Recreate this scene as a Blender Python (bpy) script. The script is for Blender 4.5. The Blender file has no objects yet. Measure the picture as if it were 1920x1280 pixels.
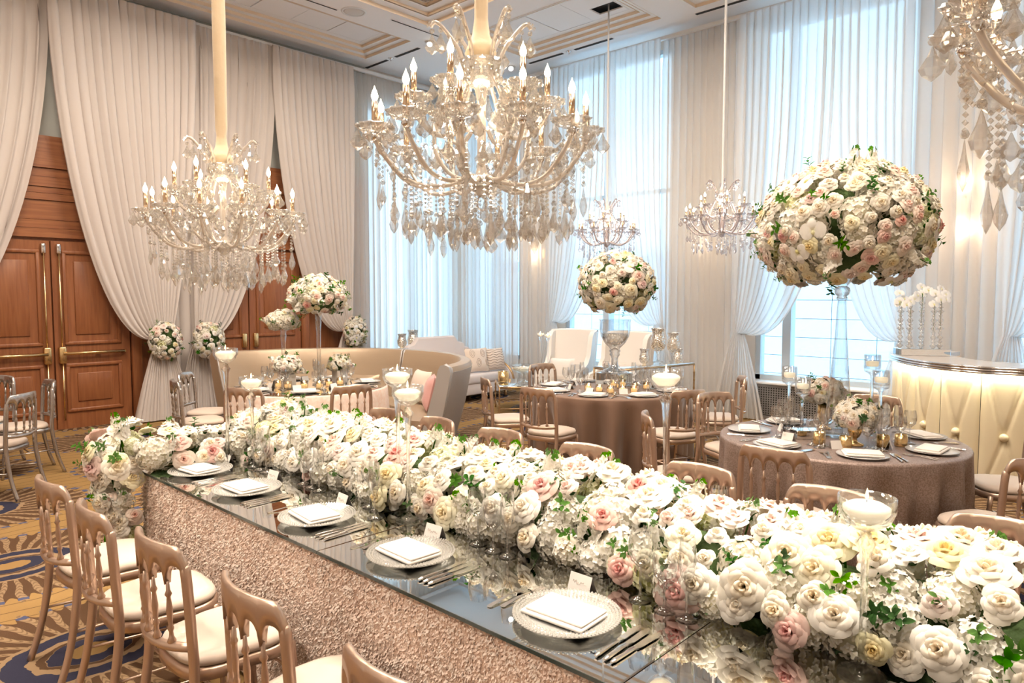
import bpy, math, random
from mathutils import Vector, Matrix, Euler, Quaternion
PI = math.pi
R = math.radians
rnd = random.Random(7)
scene = bpy.context.scene
COL = scene.collection

# ------------------------------------------------------------ camera, world, big lights, exposure
CAM_H, YAW, PITCH = 1.75, R(43.15), math.atan(85 / 1322.0)
cam_data = bpy.data.cameras.new('camera')
cam_data.sensor_width = 36.0
cam_data.lens = 1322.0 / 1920 * 36.0
cam_data.clip_start = 0.02
cam = bpy.data.objects.new('camera', cam_data)
cam.location = (0, 0, CAM_H)
cam.rotation_euler = (PI / 2 - PITCH, 0, YAW - PI / 2)
COL.objects.link(cam)
scene.camera = cam

scene.view_settings.view_transform = 'Standard'
scene.view_settings.look = 'None'
scene.view_settings.gamma = 1.0
scene.view_settings.use_curve_mapping = False
scene.view_settings.exposure = 0.16

world = bpy.data.worlds.new('sky')
scene.world = world
world.use_nodes = True
bgn = world.node_tree.nodes['Background']
bgn.inputs[0].default_value = (0.50, 0.79, 1.0, 1)
bgn.inputs[1].default_value = 3.1

cy = scene.cycles
cy.max_bounces = 8
cy.diffuse_bounces = 3
cy.glossy_bounces = 3
cy.transmission_bounces = 6
cy.transparent_max_bounces = 16
cy.caustics_reflective = False
cy.caustics_refractive = False
cy.sample_clamp_indirect = 4.0
cy.use_denoising = True
cy.use_adaptive_sampling = True
cy.adaptive_threshold = 0.12
cy.adaptive_min_samples = 12

def aim_quat(src, dst):
    return (Vector(dst) - Vector(src)).to_track_quat('-Z', 'Y')

def light(name, kind, loc, power, color, target=None, size=0.1, angle=60, blend=0.6):
    d = bpy.data.lights.new(name, kind)
    d.energy = power
    d.color = color
    if kind == 'AREA':
        d.shape = 'SQUARE'; d.size = size
    else:
        d.shadow_soft_size = size
    if kind == 'SPOT':
        d.spot_size = R(angle); d.spot_blend = blend
    o = bpy.data.objects.new(name, d)
    o.location = loc
    if target is not None:
        o.rotation_mode = 'QUATERNION'
        o.rotation_quaternion = aim_quat(loc, target)
    COL.objects.link(o)
    return o

WARM = (1.0, 0.83, 0.64)
WARM2 = (1.0, 0.76, 0.52)
# added soft overhead fill lights, hidden up inside the deep coffer
for (x, y) in ((1.2, 1.0), (4.6, 1.0), (1.2, 4.2), (4.6, 4.2), (1.4, 6.6), (4.8, 6.6)):
    light('coffer_fill_light', 'AREA', (x, y, 6.20), 150, (1.0, 0.84, 0.68), (x, y, 0), size=1.2)
# pin spots on the head table and on the centrepieces
for (y, pw) in ((4.1, 620), (3.2, 620), (2.3, 620), (1.5, 760), (0.7, 1300)):
    light('pin_spot', 'SPOT', (3.4, y - 0.2, 5.7), pw, (1.0, 0.88, 0.72), (2.1, y, 0.95), size=0.05, angle=22, blend=0.7)
light('pin_spot', 'SPOT', (0.2, 4.2, 5.7), 260, (1.0, 0.86, 0.66), (1.1, 4.1, 0.6), size=0.05, angle=20, blend=0.5)
light('pin_spot', 'SPOT', (2.6, 0.2, 5.7), 250, (1.0, 0.84, 0.62), (5.15, 1.7, 1.6), size=0.06, angle=22, blend=0.6)
light('pin_spot', 'SPOT', (3.6, 2.8, 5.7), 170, (1.0, 0.84, 0.62), (6.25, 4.4, 1.3), size=0.06, angle=20, blend=0.6)
light('pin_spot', 'SPOT', (2.6, 5.0, 5.7), 260, (1.0, 0.84, 0.62), (4.3, 7.1, 1.1), size=0.06, angle=22, blend=0.6)
# added fill spots behind the camera, brightening the near skirt of the head table
for (y, tx) in ((1.2, 1.3), (2.8, 1.3), (4.4, 1.3)):
    light('skirt_fill_spot', 'SPOT', (-1.6, y, 5.72), 380, (1.0, .86, .70), (tx, y + .3, .4), size=.12, angle=48, blend=.8)
# added wide fill spots, washing the drapes on the door and window walls
for x in (1.2, 3.6, 5.6):
    light('drape_fill_spot', 'SPOT', (x, 7.6, 5.75), 85, (1.0, 0.86, 0.72), (x, 10.6, 2.3), size=0.1, angle=75, blend=0.8)
for y in (2.0, 5.0, 8.2):
    light('drape_fill_spot', 'SPOT', (7.0, y, 5.75), 80, (1.0, 0.82, 0.64), (9.7, y, 2.2), size=0.1, angle=80, blend=0.8)

# ------------------------------------------------------------ helpers
class B:
    """collects geometry for one mesh"""
    def __init__(s):
        s.v = []; s.f = []; s.m = []; s.a = []
    def add(s, vs, fs, mi=0, a=None):
        n = len(s.v)
        s.v.extend([tuple(p) for p in vs])
        s.f.extend([tuple(i + n for i in f) for f in fs])
        s.m.extend([mi] * len(fs))
        s.a.extend(a if a is not None else [0.0] * len(vs))
        return s
    def box(s, c, d, rz=0, mi=0, M=None):
        hx, hy, hz = d[0] / 2, d[1] / 2, d[2] / 2
        vs = [Vector((x, y, z)) for x in (-hx, hx) for y in (-hy, hy) for z in (-hz, hz)]
        rot = M if M is not None else Matrix.Rotation(rz, 3, 'Z')
        vs = [rot @ p + Vector(c) for p in vs]
        return s.add(vs, [(0, 1, 3, 2), (4, 6, 7, 5), (0, 4, 5, 1), (2, 3, 7, 6), (0, 2, 6, 4), (1, 5, 7, 3)], mi)
    def bbox(s, c, d, b=0.01, rz=0, mi=0, seg=2):
        """box with rounded vertical and top edges (superellipse rings)"""
        hx, hy, hz = d[0] / 2, d[1] / 2, d[2] / 2
        b = min(b, hx * .98, hy * .98, hz * .98)
        rings = []
        for k in range(seg + 1):
            t = k / seg * PI / 2
            rings.append((-hz + b * (1 - math.sin(t)), b * (1 - math.cos(t))))
        rings = rings[::-1]
        rings = [(z, i) for z, i in rings][::-1]
        prof = [(-hz + b * (1 - math.cos(k / seg * PI / 2)), b * (1 - math.sin(k / seg * PI / 2))) for k in range(seg + 1)]
        prof += [(-z, i) for z, i in prof[::-1]]
        vs, fs = [], []
        nc = 4 * (seg + 1)
        rot = Matrix.Rotation(rz, 3, 'Z')
        for z, ins in prof:
            for q, (sx, sy) in enumerate(((1, 1), (-1, 1), (-1, -1), (1, -1))):
                for k in range(seg + 1):
                    a = q * PI / 2 + k / seg * PI / 2
                    x = sx * (hx - b) + (b - ins) * math.cos(a)
                    y = sy * (hy - b) + (b - ins) * math.sin(a)
                    vs.append(rot @ Vector((x, y, z)) + Vector(c))
        for r in range(len(prof) - 1):
            for k in range(nc):
                fs.append((r * nc + k, r * nc + (k + 1) % nc, (r + 1) * nc + (k + 1) % nc, (r + 1) * nc + k))
        fs.append(tuple(range(nc))[::-1])
        fs.append(tuple(range((len(prof) - 1) * nc, len(prof) * nc)))
        return s.add(vs, fs, mi)
    def lathe(s, prof, n=16, c=(0, 0, 0), mi=0, wob=None, cap=True):
        vs, fs = [], []
        for (r, z) in prof:
            for k in range(n):
                a = 2 * PI * k / n
                rr = r if wob is None else r * (1 + wob(a, r, z))
                vs.append((c[0] + rr * math.cos(a), c[1] + rr * math.sin(a), c[2] + z))
        for j in range(len(prof) - 1):
            for k in range(n):
                fs.append((j * n + k, j * n + (k + 1) % n, (j + 1) * n + (k + 1) % n, (j + 1) * n + k))
        if cap:
            if prof[0][0] > 1e-4: fs.append(tuple(range(n))[::-1])
            if prof[-1][0] > 1e-4: fs.append(tuple(range((len(prof) - 1) * n, len(prof) * n)))
        return s.add(vs, fs, mi)
    def tube(s, pts, rad, n=8, mi=0, flat=1.0, closed=False):
        pts = [Vector(p) for p in pts]
        m = len(pts)
        rs = rad if isinstance(rad, (list, tuple)) else [rad] * m
        vs, fs = [], []
        up = None
        for i, p in enumerate(pts):
            if closed:
                t = (pts[(i + 1) % m] - pts[i - 1]).normalized()
            else:
                t = (pts[min(i + 1, m - 1)] - pts[max(i - 1, 0)]).normalized()
            if up is None:
                up = Vector((0, 0, 1)) if abs(t.z) < .9 else Vector((1, 0, 0))
            b1 = up - t * up.dot(t)
            if b1.length < 1e-5: b1 = t.orthogonal()
            b1.normalize(); up = b1
            b2 = t.cross(b1)
            for k in range(n):
                a = 2 * PI * k / n
                vs.append(p + b1 * math.cos(a) * rs[i] * flat + b2 * math.sin(a) * rs[i])
        for i in range(m if closed else m - 1):
            j = (i + 1) % m
            for k in range(n):
                fs.append((i * n + k, i * n + (k + 1) % n, j * n + (k + 1) % n, j * n + k))
        if not closed:
            fs.append(tuple(range(n))[::-1]); fs.append(tuple(range((m - 1) * n, m * n)))
        return s.add(vs, fs, mi)
    def grid(s, fn, nu, nv, mi=0, wrap=False, attr=None):
        vs = [fn(i / nu, j / nv) for j in range(nv + 1) for i in range(nu + 1)]
        at = [attr(i / nu, j / nv) for j in range(nv + 1) for i in range(nu + 1)] if attr else None
        w = nu + 1
        fs = [(j * w + i, j * w + i + 1, (j + 1) * w + i + 1, (j + 1) * w + i) for j in range(nv) for i in range(nu)]
        return s.add(vs, fs, mi, at)
    def ball(s, c, r, n=10, m=6, mi=0):
        r = r if isinstance(r, (tuple, list)) else (r, r, r)
        vs = [(c[0], c[1], c[2] - r[2])]
        for j in range(1, m):
            t = -PI / 2 + PI * j / m
            for k in range(n):
                a = 2 * PI * k / n
                vs.append((c[0] + r[0] * math.cos(t) * math.cos(a), c[1] + r[1] * math.cos(t) * math.sin(a), c[2] + r[2] * math.sin(t)))
        vs.append((c[0], c[1], c[2] + r[2]))
        fs = [(0, 1 + (k + 1) % n, 1 + k) for k in range(n)]
        for j in range(m - 2):
            for k in range(n):
                a = 1 + j * n + k; b_ = 1 + j * n + (k + 1) % n
                fs.append((a, b_, b_ + n, a + n))
        last = len(vs) - 1; o = 1 + (m - 2) * n
        fs += [(o + k, o + (k + 1) % n, last) for k in range(n)]
        return s.add(vs, fs, mi)
    def mesh(s, name, mats, smooth=True, attr=None):
        me = bpy.data.meshes.new(name)
        me.from_pydata(s.v, [], s.f)
        for m in (mats if isinstance(mats, (list, tuple)) else [mats]):
            me.materials.append(m)
        if smooth is True:
            me.polygons.foreach_set('use_smooth', [True] * len(me.polygons))
        if any(s.m): me.polygons.foreach_set('material_index', s.m)
        if attr:
            at = me.attributes.new(attr, 'FLOAT', 'POINT')
            at.data.foreach_set('value', s.a)
        me.update()
        if smooth == 'auto':
            me.polygons.foreach_set('use_smooth', [True] * len(me.polygons))
            me.set_sharp_from_angle(angle=R(38))
        return me
    def obj(s, name, mats, parent=None, loc=None, rz=None, smooth=True, attr=None):
        return put(name, s.mesh(name, mats, smooth, attr), parent, loc, rz)

def put(name, me, parent=None, loc=None, rz=None, scale=None, quat=None):
    o = bpy.data.objects.new(name, me)
    COL.objects.link(o)
    if parent is not None: o.parent = parent
    if loc is not None: o.location = loc
    if rz is not None: o.rotation_euler = (0, 0, rz)
    if quat is not None:
        o.rotation_mode = 'QUATERNION'; o.rotation_quaternion = quat
    if scale is not None: o.scale = scale if isinstance(scale, (tuple, list)) else (scale,) * 3
    return o

def tag(o, label=None, cat=None, group=None, kind=None):
    if label: o['label'] = label
    if cat: o['category'] = cat
    if group: o['group'] = group
    if kind: o['kind'] = kind
    return o

def thing(name, label, cat, loc=(0, 0, 0), rz=0, group=None):
    o = put(name, None, None, loc, rz)
    o.empty_display_size = 0.1
    return tag(o, label, cat, group)

def struct(name, b, m, smooth=False, parent=None, label=None):
    o = b.obj(name, m, parent, smooth=smooth)
    if parent is None: o['kind'] = 'structure'
    if label: o['label'] = label
    return o

KIDS = {}
def tree_copy(root, loc=None, rz=None, label=None, group=None, scale=None):
    if not KIDS.get('_n') == len(bpy.data.objects):
        KIDS.clear()
        for q in bpy.data.objects:
            if q.parent: KIDS.setdefault(q.parent.name, []).append(q)
    r = root.copy(); COL.objects.link(r)
    if loc is not None: r.location = loc
    if rz is not None: r.rotation_euler = (0, 0, rz)
    if scale is not None: r.scale = (scale,) * 3
    if label: r['label'] = label
    if group: r['group'] = group
    def rec(src, dst):
        for ch in KIDS.get(src.name, []):
            c = ch.copy(); COL.objects.link(c); c.parent = dst
            rec(ch, c)
    rec(root, r)
    KIDS['_n'] = len(bpy.data.objects)
    for q in ():
        pass
    return r

FW = Vector((math.cos(YAW), math.sin(YAW), 0)); RT = Vector((math.sin(YAW), -math.cos(YAW), 0))
ORD = ['first', 'second', 'third', 'fourth', 'fifth', 'sixth', 'seventh', 'eighth', 'ninth', 'tenth', 'eleventh', 'twelfth', 'thirteenth', 'fourteenth',
       'fifteenth', 'sixteenth', 'seventeenth', 'eighteenth', 'nineteenth', 'twentieth', 'twenty-first', 'twenty-second', 'twenty-third', 'twenty-fourth']
def order_labels(objs, text):
    """text holds {o}: the object's rank from the left of the picture"""
    objs = sorted(objs, key=lambda o: o.location.dot(RT) / o.location.dot(FW))
    for i, o in enumerate(objs):
        o['label'] = text.format(o=ORD[i])

# ------------------------------------------------------------ materials
def nodes_of(name):
    m = bpy.data.materials.new(name); m.use_nodes = True
    nt = m.node_tree
    return m, nt, nt.nodes['Principled BSDF'], nt.nodes['Material Output']

def mat(name, col, rough=0.5, metal=0.0, bump=None, var=None, sheen=0, coat=0, objvar=0, emit=None, estr=0, spec=None):
    """bump=(scale, strength, distance)  var=(scale, second colour, fac)"""
    m, nt, p, out = nodes_of(name)
    p.inputs['Base Color'].default_value = (*col, 1)
    p.inputs['Roughness'].default_value = rough
    p.inputs['Metallic'].default_value = metal
    if sheen: p.inputs['Sheen Weight'].default_value = sheen
    if coat: p.inputs['Coat Weight'].default_value = coat
    if spec is not None: p.inputs['Specular IOR Level'].default_value = spec
    if emit:
        p.inputs['Emission Color'].default_value = (*emit, 1); p.inputs['Emission Strength'].default_value = estr
    tc = None
    if bump or var:
        tc = nt.nodes.new('ShaderNodeTexCoord')
    if var:
        n = nt.nodes.new('ShaderNodeTexNoise'); n.inputs['Scale'].default_value = var[0]; n.inputs['Detail'].default_value = 4
        nt.links.new(tc.outputs['Object'], n.inputs['Vector'])
        rp = nt.nodes.new('ShaderNodeValToRGB')
        rp.color_ramp.elements[0].position = .38; rp.color_ramp.elements[1].position = .62
        rp.color_ramp.elements[0].color = (*col, 1)
        c2 = tuple(col[i] + (var[1][i] - col[i]) * var[2] for i in range(3))
        rp.color_ramp.elements[1].color = (*c2, 1)
        nt.links.new(n.outputs['Fac'], rp.inputs['Fac'])
        nt.links.new(rp.outputs['Color'], p.inputs['Base Color'])
    if bump:
        n2 = nt.nodes.new('ShaderNodeTexNoise'); n2.inputs['Scale'].default_value = bump[0]; n2.inputs['Detail'].default_value = 3
        nt.links.new(tc.outputs['Object'], n2.inputs['Vector'])
        bp = nt.nodes.new('ShaderNodeBump'); bp.inputs['Strength'].default_value = bump[1]; bp.inputs['Distance'].default_value = bump[2]
        nt.links.new(n2.outputs['Fac'], bp.inputs['Height'])
        nt.links.new(bp.outputs['Normal'], p.inputs['Normal'])
    return m

def mat_thin_glass(name, tint=(1, 1, 1), rough=0.02, edge=0.45, base=0.05, haze=0.0):
    m, nt, p, out = nodes_of(name); nt.nodes.remove(p)
    t = nt.nodes.new('ShaderNodeBsdfTransparent'); t.inputs[0].default_value = (*tint, 1)
    g = nt.nodes.new('ShaderNodeBsdfGlossy'); g.inputs['Roughness'].default_value = rough
    lw = nt.nodes.new('ShaderNodeLayerWeight'); lw.inputs[0].default_value = 0.35
    mr = nt.nodes.new('ShaderNodeMapRange')
    mr.inputs['To Min'].default_value = base; mr.inputs['To Max'].default_value = edge
    nt.links.new(lw.outputs['Facing'], mr.inputs['Value'])
    mx = nt.nodes.new('ShaderNodeMixShader')
    nt.links.new(mr.outputs[0], mx.inputs[0]); nt.links.new(t.outputs[0], mx.inputs[1]); nt.links.new(g.outputs[0], mx.inputs[2])
    last = mx
    if haze:
        df = nt.nodes.new('ShaderNodeBsdfDiffuse'); df.inputs[0].default_value = (*tint, 1)
        last = nt.nodes.new('ShaderNodeMixShader'); last.inputs[0].default_value = haze
        nt.links.new(mx.outputs[0], last.inputs[1]); nt.links.new(df.outputs[0], last.inputs[2])
    nt.links.new(last.outputs[0], out.inputs[0])
    return m

def mat_crystal(name, tint=(1, 1, 1), ior=1.5, clear=0.3, rough=0.0, glint=0.0, haze=0.0):
    m, nt, p, out = nodes_of(name); nt.nodes.remove(p)
    t = nt.nodes.new('ShaderNodeBsdfTransparent'); t.inputs[0].default_value = (*tint, 1)
    g = nt.nodes.new('ShaderNodeBsdfGlass'); g.inputs['IOR'].default_value = ior; g.inputs['Roughness'].default_value = rough
    g.inputs[0].default_value = (*tint, 1)
    mx = nt.nodes.new('ShaderNodeMixShader'); mx.inputs[0].default_value = clear
    nt.links.new(g.outputs[0], mx.inputs[1]); nt.links.new(t.outputs[0], mx.inputs[2])
    last = mx
    if glint:
        gl = nt.nodes.new('ShaderNodeBsdfGlossy'); gl.inputs['Roughness'].default_value = .03
        gl.inputs[0].default_value = (*tint, 1)
        m2 = nt.nodes.new('ShaderNodeMixShader'); m2.inputs[0].default_value = glint
        nt.links.new(mx.outputs[0], m2.inputs[1]); nt.links.new(gl.outputs[0], m2.inputs[2]); last = m2
    if haze:
        df = nt.nodes.new('ShaderNodeBsdfDiffuse'); df.inputs[0].default_value = (*tint, 1)
        m3 = nt.nodes.new('ShaderNodeMixShader'); m3.inputs[0].default_value = haze
        nt.links.new(last.outputs[0], m3.inputs[1]); nt.links.new(df.outputs[0], m3.inputs[2]); last = m3
    nt.links.new(last.outputs[0], out.inputs[0])
    return m

def mat_emit(name, col, s):
    m, nt, p, out = nodes_of(name); nt.nodes.remove(p)
    e = nt.nodes.new('ShaderNodeEmission'); e.inputs[0].default_value = (*col, 1); e.inputs[1].default_value = s
    nt.links.new(e.outputs[0], out.inputs[0])
    return m

def mat_sheer(name, col, trans=0.15, transl=0.45):
    m, nt, p, out = nodes_of(name); nt.nodes.remove(p)
    d = nt.nodes.new('ShaderNodeBsdfDiffuse'); d.inputs[0].default_value = (*col, 1)
    tl = nt.nodes.new('ShaderNodeBsdfTranslucent'); tl.inputs[0].default_value = (*col, 1)
    tr = nt.nodes.new('ShaderNodeBsdfTransparent')
    m1 = nt.nodes.new('ShaderNodeMixShader'); m1.inputs[0].default_value = transl
    m2 = nt.nodes.new('ShaderNodeMixShader'); m2.inputs[0].default_value = trans
    nt.links.new(d.outputs[0], m1.inputs[1]); nt.links.new(tl.outputs[0], m1.inputs[2])
    nt.links.new(m1.outputs[0], m2.inputs[1]); nt.links.new(tr.outputs[0], m2.inputs[2])
    # fine weave
    tc = nt.nodes.new('ShaderNodeTexCoord')
    nz = nt.nodes.new('ShaderNodeTexNoise'); nz.inputs['Scale'].default_value = 60
    nt.links.new(tc.outputs['Object'], nz.inputs['Vector'])
    bp = nt.nodes.new('ShaderNodeBump'); bp.inputs['Strength'].default_value = .06
    nt.links.new(nz.outputs['Fac'], bp.inputs['Height']); nt.links.new(bp.outputs['Normal'], d.inputs['Normal'])
    nt.links.new(m2.outputs[0], out.inputs[0])
    return m

def mat_petal(name, inner, outer, transl=0.3, attr='depth'):
    m, nt, p, out = nodes_of(name); nt.nodes.remove(p)
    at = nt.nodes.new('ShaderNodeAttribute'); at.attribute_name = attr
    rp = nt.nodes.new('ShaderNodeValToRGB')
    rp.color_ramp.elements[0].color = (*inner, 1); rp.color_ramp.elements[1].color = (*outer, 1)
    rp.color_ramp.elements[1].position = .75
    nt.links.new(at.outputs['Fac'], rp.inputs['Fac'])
    oi = nt.nodes.new('ShaderNodeObjectInfo')
    hs = nt.nodes.new('ShaderNodeHueSaturation')
    mr = nt.nodes.new('ShaderNodeMapRange'); mr.inputs['To Min'].default_value = .7; mr.inputs['To Max'].default_value = 1.35
    nt.links.new(oi.outputs['Random'], mr.inputs['Value']); nt.links.new(mr.outputs[0], hs.inputs['Saturation'])
    nt.links.new(rp.outputs['Color'], hs.inputs['Color'])
    d = nt.nodes.new('ShaderNodeBsdfDiffuse'); tl = nt.nodes.new('ShaderNodeBsdfTranslucent')
    nt.links.new(hs.outputs[0], d.inputs[0]); nt.links.new(hs.outputs[0], tl.inputs[0])
    mx = nt.nodes.new('ShaderNodeMixShader'); mx.inputs[0].default_value = transl
    nt.links.new(d.outputs[0], mx.inputs[1]); nt.links.new(tl.outputs[0], mx.inputs[2])
    nt.links.new(mx.outputs[0], out.inputs[0])
    return m

def mat_wood(name, c1, c2, rough=.35, vert=True):
    m, nt, p, out = nodes_of(name)
    tc = nt.nodes.new('ShaderNodeTexCoord'); mp = nt.nodes.new('ShaderNodeMapping')
    mp.inputs['Scale'].default_value = (14, 14, 0.9) if vert else (0.9, 14, 14)
    nt.links.new(tc.outputs['Object'], mp.inputs[0])
    n = nt.nodes.new('ShaderNodeTexNoise'); n.inputs['Scale'].default_value = 2.2; n.inputs['Detail'].default_value = 6; n.inputs['Distortion'].default_value = .6
    nt.links.new(mp.outputs[0], n.inputs['Vector'])
    rp = nt.nodes.new('ShaderNodeValToRGB')
    rp.color_ramp.elements[0].position = .3; rp.color_ramp.elements[1].position = .7
    rp.color_ramp.elements[0].color = (*c1, 1); rp.color_ramp.elements[1].color = (*c2, 1)
    nt.links.new(n.outputs['Fac'], rp.inputs['Fac']); nt.links.new(rp.outputs['Color'], p.inputs['Base Color'])
    p.inputs['Roughness'].default_value = rough
    return m

def mat_carpet():
    m, nt, p, out = nodes_of('carpet')
    L = nt.links.new
    def N(t, **k):
        n = nt.nodes.new(t)
        for a, b_ in k.items(): setattr(n, a, b_)
        return n
    def math_(op, a, b_=None, c=None):
        n = N('ShaderNodeMath', operation=op)
        for i, x in enumerate((a, b_, c)):
            if x is None: continue
            if isinstance(x, (int, float)): n.inputs[i].default_value = x
            else: L(x, n.inputs[i])
        return n.outputs[0]
    def mix(f, a, b_):
        n = N('ShaderNodeMix', data_type='RGBA')
        if isinstance(f, (int, float)): n.inputs[0].default_value = f
        else: L(f, n.inputs[0])
        for i, x in ((6, a), (7, b_)):
            if isinstance(x, tuple): n.inputs[i].default_value = (*x, 1)
            else: L(x, n.inputs[i])
        return n.outputs[2]
    tc = N('ShaderNodeTexCoord'); sx = N('ShaderNodeSeparateXYZ'); L(tc.outputs['Object'], sx.inputs[0])
    X, Y = sx.outputs[0], sx.outputs[1]
    PX, PY = 1.9, 1.6
    row = math_('FLOOR', math_('DIVIDE', math_('SUBTRACT', X, 1.05 - PX / 2), PX))
    yo = math_('MULTIPLY', math_('MODULO', math_('ABSOLUTE', row), 2.0), PY / 2)
    x = math_('SUBTRACT', math_('FLOORED_MODULO', math_('SUBTRACT', X, 1.05 - PX / 2), PX), PX / 2)
    y = math_('SUBTRACT', math_('FLOORED_MODULO', math_('SUBTRACT', math_('ADD', Y, yo), 3.85 - PY / 2), PY), PY / 2)
    nz = N('ShaderNodeTexNoise'); nz.inputs['Scale'].default_value = 14; L(tc.outputs['Object'], nz.inputs['Vector'])
    jit = math_('MULTIPLY', math_('SUBTRACT', nz.outputs['Fac'], .5), .05)
    r = math_('ADD', math_('SQRT', math_('ADD', math_('MULTIPLY', math_('MULTIPLY', x, x), .55), math_('MULTIPLY', y, y))), jit)
    ang = math_('ARCTAN2', y, x)
    navy, gold, tan, brown, blue = (.035, .035, .06), (.31, .19, .075), (.30, .20, .115), (.10, .055, .03), (.08, .09, .16)
    # ground: gold with wavy brown lines
    wv = N('ShaderNodeTexWave', wave_type='RINGS'); wv.inputs['Scale'].default_value = 1.1; wv.inputs['Distortion'].default_value = 7; wv.inputs['Detail'].default_value = 1
    L(tc.outputs['Object'], wv.inputs['Vector'])
    line = math_('LESS_THAN', math_('ABSOLUTE', math_('SUBTRACT', wv.outputs['Fac'], .5)), .055)
    ground = mix(math_('MULTIPLY', line, .8), gold, brown)
    # feathers radiating
    fe = math_('SINE', math_('ADD', math_('MULTIPLY', ang, 36), math_('MULTIPLY', math_('SINE', math_('MULTIPLY', r, 26)), .4)))
    barb = math_('SINE', math_('ADD', math_('MULTIPLY', r, 120), math_('MULTIPLY', math_('ABSOLUTE', fe), 6)))
    fcol = mix(math_('GREATER_THAN', fe, .25), brown, tan)
    fcol = mix(math_('MULTIPLY', math_('GREATER_THAN', barb, .35), .55), fcol, brown)
    edge = math_('ADD', .66, math_('MULTIPLY', fe, .05))
    c = mix(math_('LESS_THAN', r, edge), ground, fcol)
    tipm = math_('MULTIPLY', math_('LESS_THAN', math_('ABSOLUTE', math_('SUBTRACT', r, .66)), .018), math_('GREATER_THAN', fe, .1))
    c = mix(tipm, c, blue)
    c = mix(math_('LESS_THAN', r, .29), c, navy)
    c = mix(math_('LESS_THAN', math_('ABSOLUTE', math_('SUBTRACT', r, .29)), .012), c, tan)
    c = mix(math_('LESS_THAN', math_('ABSOLUTE', math_('SUBTRACT', r, .17)), .03), c, tan)
    c = mix(math_('LESS_THAN', math_('ABSOLUTE', math_('SUBTRACT', r, .155)), .012), c, brown)
    c = mix(math_('LESS_THAN', r, .075), c, gold)
    n3 = N('ShaderNodeTexNoise'); n3.inputs['Scale'].default_value = 260; L(tc.outputs['Object'], n3.inputs['Vector'])
    bp = N('ShaderNodeBump'); bp.inputs['Strength'].default_value = .35; bp.inputs['Distance'].default_value = .004
    L(n3.outputs['Fac'], bp.inputs['Height']); L(bp.outputs['Normal'], p.inputs['Normal'])
    L(c, p.inputs['Base Color']); p.inputs['Roughness'].default_value = .95
    p.inputs['Specular IOR Level'].default_value = .1
    return m

M = {}
M['carpet'] = mat_carpet()
M['ceil'] = mat('ceiling_paint', (.92, .885, .87), .8)
M['riser'] = mat('riser_warm_light_tint', (.95, .78, .60), .7)  # peach base colour carries the warm light falling on the risers
M['coffer'] = mat('coffer_brown', (.24, .15, .09), .5, var=(.8, (.32, .2, .12), 1))
M['dark'] = mat('dark_void', (.03, .028, .028), .8)
M['wallgrey'] = mat('grey_green_wall', (.40, .42, .40), .8)
M['cream'] = mat('cream_wall', (.78, .71, .64), .8)
M['wood'] = mat_wood('cherry_wood', (.215, .072, .028), (.31, .118, .046))
M['woodh'] = mat_wood('cherry_wood_boards', (.21, .07, .027), (.33, .13, .05), vert=False)
M['brass'] = mat('polished_brass', (.80, .58, .30), .25, 1.0)
M['chrome'] = mat('chrome', (.82, .80, .80), .12, 1.0)
M['silverw'] = mat('silverware', (.86, .82, .77), .16, 1.0)
M['drape'] = mat_sheer('ivory_drape', (.75, .69, .655), .03, .22)
M['sheer'] = mat_sheer('white_sheer', (.90, .885, .87), .16, .55)
M['chair'] = mat('champagne_paint', (.60, .445, .35), .36, .80, bump=(30, .04, .002))
M['chairs2'] = mat('silver_paint', (.52, .49, .47), .27, .88, bump=(30, .04, .002))
M['cushion'] = mat('ivory_satin', (.66, .55, .465), .55, bump=(8, .12, .01), sheen=.3)
M['skirt'] = mat('rose_pile_fabric', (.66, .46, .36), .9, bump=(90, .9, .01), var=(38, (.80, .62, .52), 1), sheen=.2)
M['pile'] = mat('rose_pile_petals', (.92, .735, .635), .8, var=(26, (.965, .85, .77), 1), sheen=.3)
M['mirror'] = mat('mirror', (.88, .90, .89), .015, 1.0)
M['mirroredge'] = mat('mirror_edge', (.03, .05, .05), .2)
M['glass'] = mat_thin_glass('clear_glass', (.97, .98, .98), .02, .95, .16)
M['bowl'] = mat_thin_glass('bowl_glass', (.985, .99, .99), .02, .60, .045, .03)
M['thick'] = mat_crystal('thick_glass', (.985, .99, .99), 1.42, .45)
M['crystal'] = mat_thin_glass('cut_crystal', (1.0, .985, .965), .04, .80, .24, .15)
M['crystal2'] = mat_thin_glass('cut_crystal_cool', (.97, .96, 1.0), .05, .80, .26, .14)
M['arm'] = mat_crystal('crystal_arm', (1.0, .94, .88), 1.42, .30, .02, .26, .36)
M['arm2'] = mat('crystal_arm_cool', (.66, .58, .60), .16, .5)
M['tubem'] = mat('champagne_candle_tube', (.72, .54, .38), .22, .9)
M['bulb'] = mat_emit('lit_bulb', (1.0, .76, .46), 34.0)
M['flame'] = mat_emit('flame', (1.0, .66, .28), 14.0)
M['wax'] = mat('ivory_wax', (.93, .88, .76), .5, emit=(1, .82, .55), estr=.7)  # emission stands in for candlelight soaking through the wax
M['wick'] = mat('wick', (.05, .04, .03), .9)
M['silk'] = mat('cream_silk', (.90, .74, .52), .5, bump=(14, .3, .02), sheen=.3)
M['paper'] = mat('white_paper', (.90, .87, .84), .7)
M['ink'] = mat('ink', (.45, .36, .30), .6)
M['napkin'] = mat('white_linen', (.90, .845, .80), .8, bump=(40, .1, .003))
M['sequin'] = mat('taupe_sequin', (.40, .31, .275), .45, .35, bump=(160, .5, .004), var=(120, (.25, .185, .16), 1))
M['cocoa'] = mat('cocoa_cloth', (.235, .145, .10), .6, .15, bump=(12, .1, .01), sheen=.3)
M['leather'] = mat('champagne_leather', (.44, .335, .235), .36, .3, bump=(7, .1, .02))
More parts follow.
